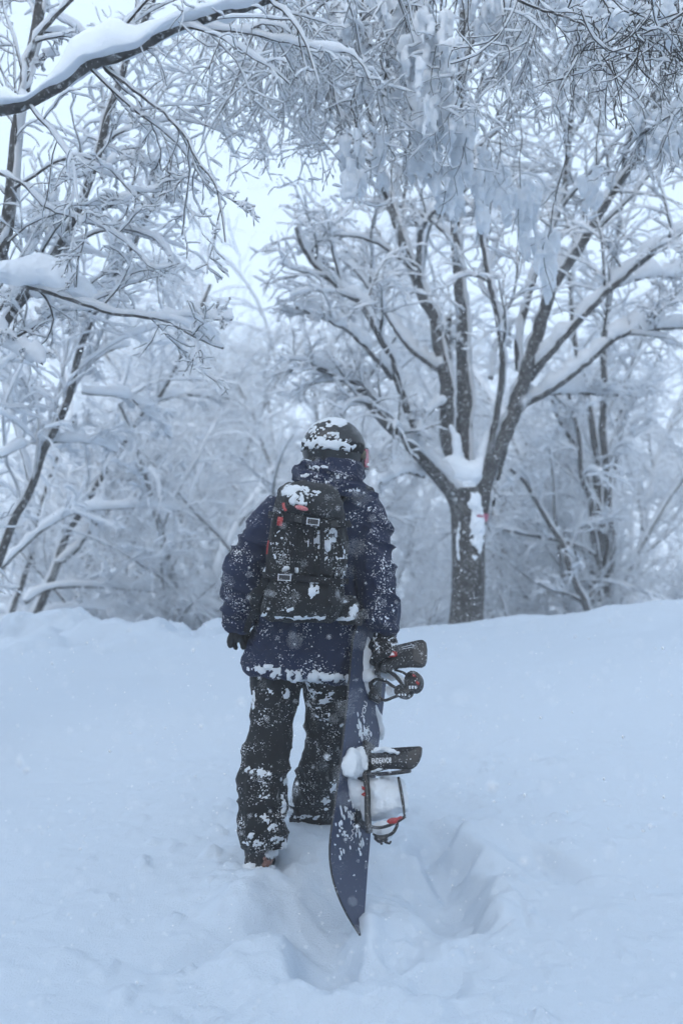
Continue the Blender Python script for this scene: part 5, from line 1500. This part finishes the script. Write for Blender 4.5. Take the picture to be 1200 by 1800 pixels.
lump('snow_strip', [([on_deck(657, 1240, .0), on_deck(663, 1262, .004), on_deck(668, 1285, .004), on_deck(671, 1302, 0)], [.008, .020, .020, .006], [.006, .010, .010, .004])], .004, deck, None, .008, 50.)
gs = np.random.default_rng(8)
flk = []
for (cx_, cy_, n, sx, sy) in ((612, 1430, 26, 18, 45), (600, 1470, 14, 12, 30), (632, 1480, 12, 10, 26), (640, 1290, 12, 14, 14), (632, 1270, 8, 8, 30), (605, 1520, 6, 12, 24)):
    for _ in range(n):
        x, y = cx_ + gs.normal() * sx * .55, cy_ + gs.normal() * sy * .55
        q = on_deck(x, y); lu = (q - B0) @ ua; lw = (q - B0) @ wv
        if abs(lw) > halfw(lu) - .012 or lu < .25: continue
        L_, W_ = gs.uniform(1.5, 7) * (1 if gs.random() < .7 else 1.7), gs.uniform(.8, 2.2)
        flk.append([(x + W_ * math.cos(a) * gs.uniform(.6, 1.2) + .12 * L_ * math.sin(a), y + L_ * math.sin(a) * gs.uniform(.7, 1.1)) for a in np.linspace(0, 2 * math.pi, 8, endpoint=False)])
deck_patch('snow_fleck', flk, .004, M_CLUMP, deck)
def lettering(word, A, Bp, Cp, parent, shear=.25):
    cu = bpy.data.curves.new('lettering', 'FONT'); cu.body = word; cu.size = 1; cu.extrude = .005; cu.offset = .008; cu.shear = shear
    to = bpy.data.objects.new('tmp', cu); COL.objects.link(to)
    dg = bpy.context.evaluated_depsgraph_get(); me = bpy.data.meshes.new_from_object(to.evaluated_get(dg)); bpy.data.objects.remove(to)
    V, _ = mesh_np(me); x0, x1 = V[:, 0].min(), V[:, 0].max(); y0, y1 = V[:, 1].min(), V[:, 1].max()
    W = A + ((V[:, 0:1] - x0) / (x1 - x0)) * (Bp - A) + ((V[:, 1:2] - y0) / (y1 - y0)) * (Cp - A) + nv * (V[:, 2:3] * .05)
    set_co(me, W); me.materials.clear(); link('lettering', me, M_WHITE, parent)
NN = .0095
lettering('YOU', on_deck(640, 1262, NN), on_deck(646, 1233, NN), on_deck(634, 1261, NN), deck)
def scrawl(pts, r, parent):
    tube('scrawl', [on_deck(x, y, NN - .0008) for x, y in pts], [r] * len(pts), M_WHITE, parent, 6, 40)
scrawl([(641, 1302), (645, 1298), (642, 1294), (646, 1290), (643, 1286), (648, 1283), (645, 1279), (649, 1276)], .0013, deck)
scrawl([(646, 1303), (649, 1297), (646, 1293), (651, 1288), (648, 1283)], .0012, deck)
scrawl([(616, 1478), (620, 1474), (617, 1470), (621, 1465), (618, 1460), (623, 1456), (620, 1450), (624, 1446), (622, 1440), (625, 1434), (623, 1428)], .0014, deck)
# ------------------------------------------------------------------ falling snow and haze
def snowflakes(n=11000):
    g = np.random.default_rng(900)
    d = 0.9 + 9.0 * g.random(n) ** .8
    px, py = g.uniform(-60, 1260, n), g.uniform(-60, 1860, n)
    c = np.array([P(a, b, e) for a, b, e in zip(px, py, d)])
    r = g.uniform(.0010, .0034, n) * (1 + 1.2 * (g.random(n) < .05))
    gz = height(c[:, 0], c[:, 1])
    keep = c[:, 2] > gz + .03
    c, r = c[keep], r[keep]; n = len(c)
    o = np.array([(1, 0, 0), (-1, 0, 0), (0, 1, 0), (0, -1, 0), (0, 0, 1), (0, 0, -1)], float)
    V = c[:, None] + o[None] * (r[:, None] * g.uniform(.6, 1.3, (n, 6)))[..., None]
    f = np.array([(0, 2, 4), (2, 1, 4), (1, 3, 4), (3, 0, 4), (2, 0, 5), (1, 2, 5), (3, 1, 5), (0, 3, 5)])
    F = (np.arange(n)[:, None, None] * 6 + f[None]).reshape(-1, 3)
    return link('falling_snow', np_mesh('falling_snow', V.reshape(-1, 3), F), airy_snow('flake', (.93, .945, .96), .5))
tag(snowflakes(), 'snowflakes drifting through the air', 'snowflakes', kind='stuff')

bm = bmesh.new()
bmesh.ops.create_cube(bm, size=1)
for v in bm.verts:
    v.co = Vector((v.co.x * 264, 50 + v.co.y * 184, -1.0 + v.co.z * 29))
me = bpy.data.meshes.new('haze'); bm.to_mesh(me); bm.free()
hm = bpy.data.materials.new('haze'); hm.use_nodes = True; nt = hm.node_tree; nt.nodes.clear()
vol = nt.nodes.new('ShaderNodeVolumePrincipled'); vol.inputs['Color'].default_value = (0.97, 0.985, 1, 1); vol.inputs['Density'].default_value = 0.0072
vol.inputs['Anisotropy'].default_value = 0.0
out = nt.nodes.new('ShaderNodeOutputMaterial'); nt.links.new(vol.outputs[0], out.inputs['Volume'])
haze = link('haze', me, hm); tag(haze, 'pale snowy haze', kind='stuff')
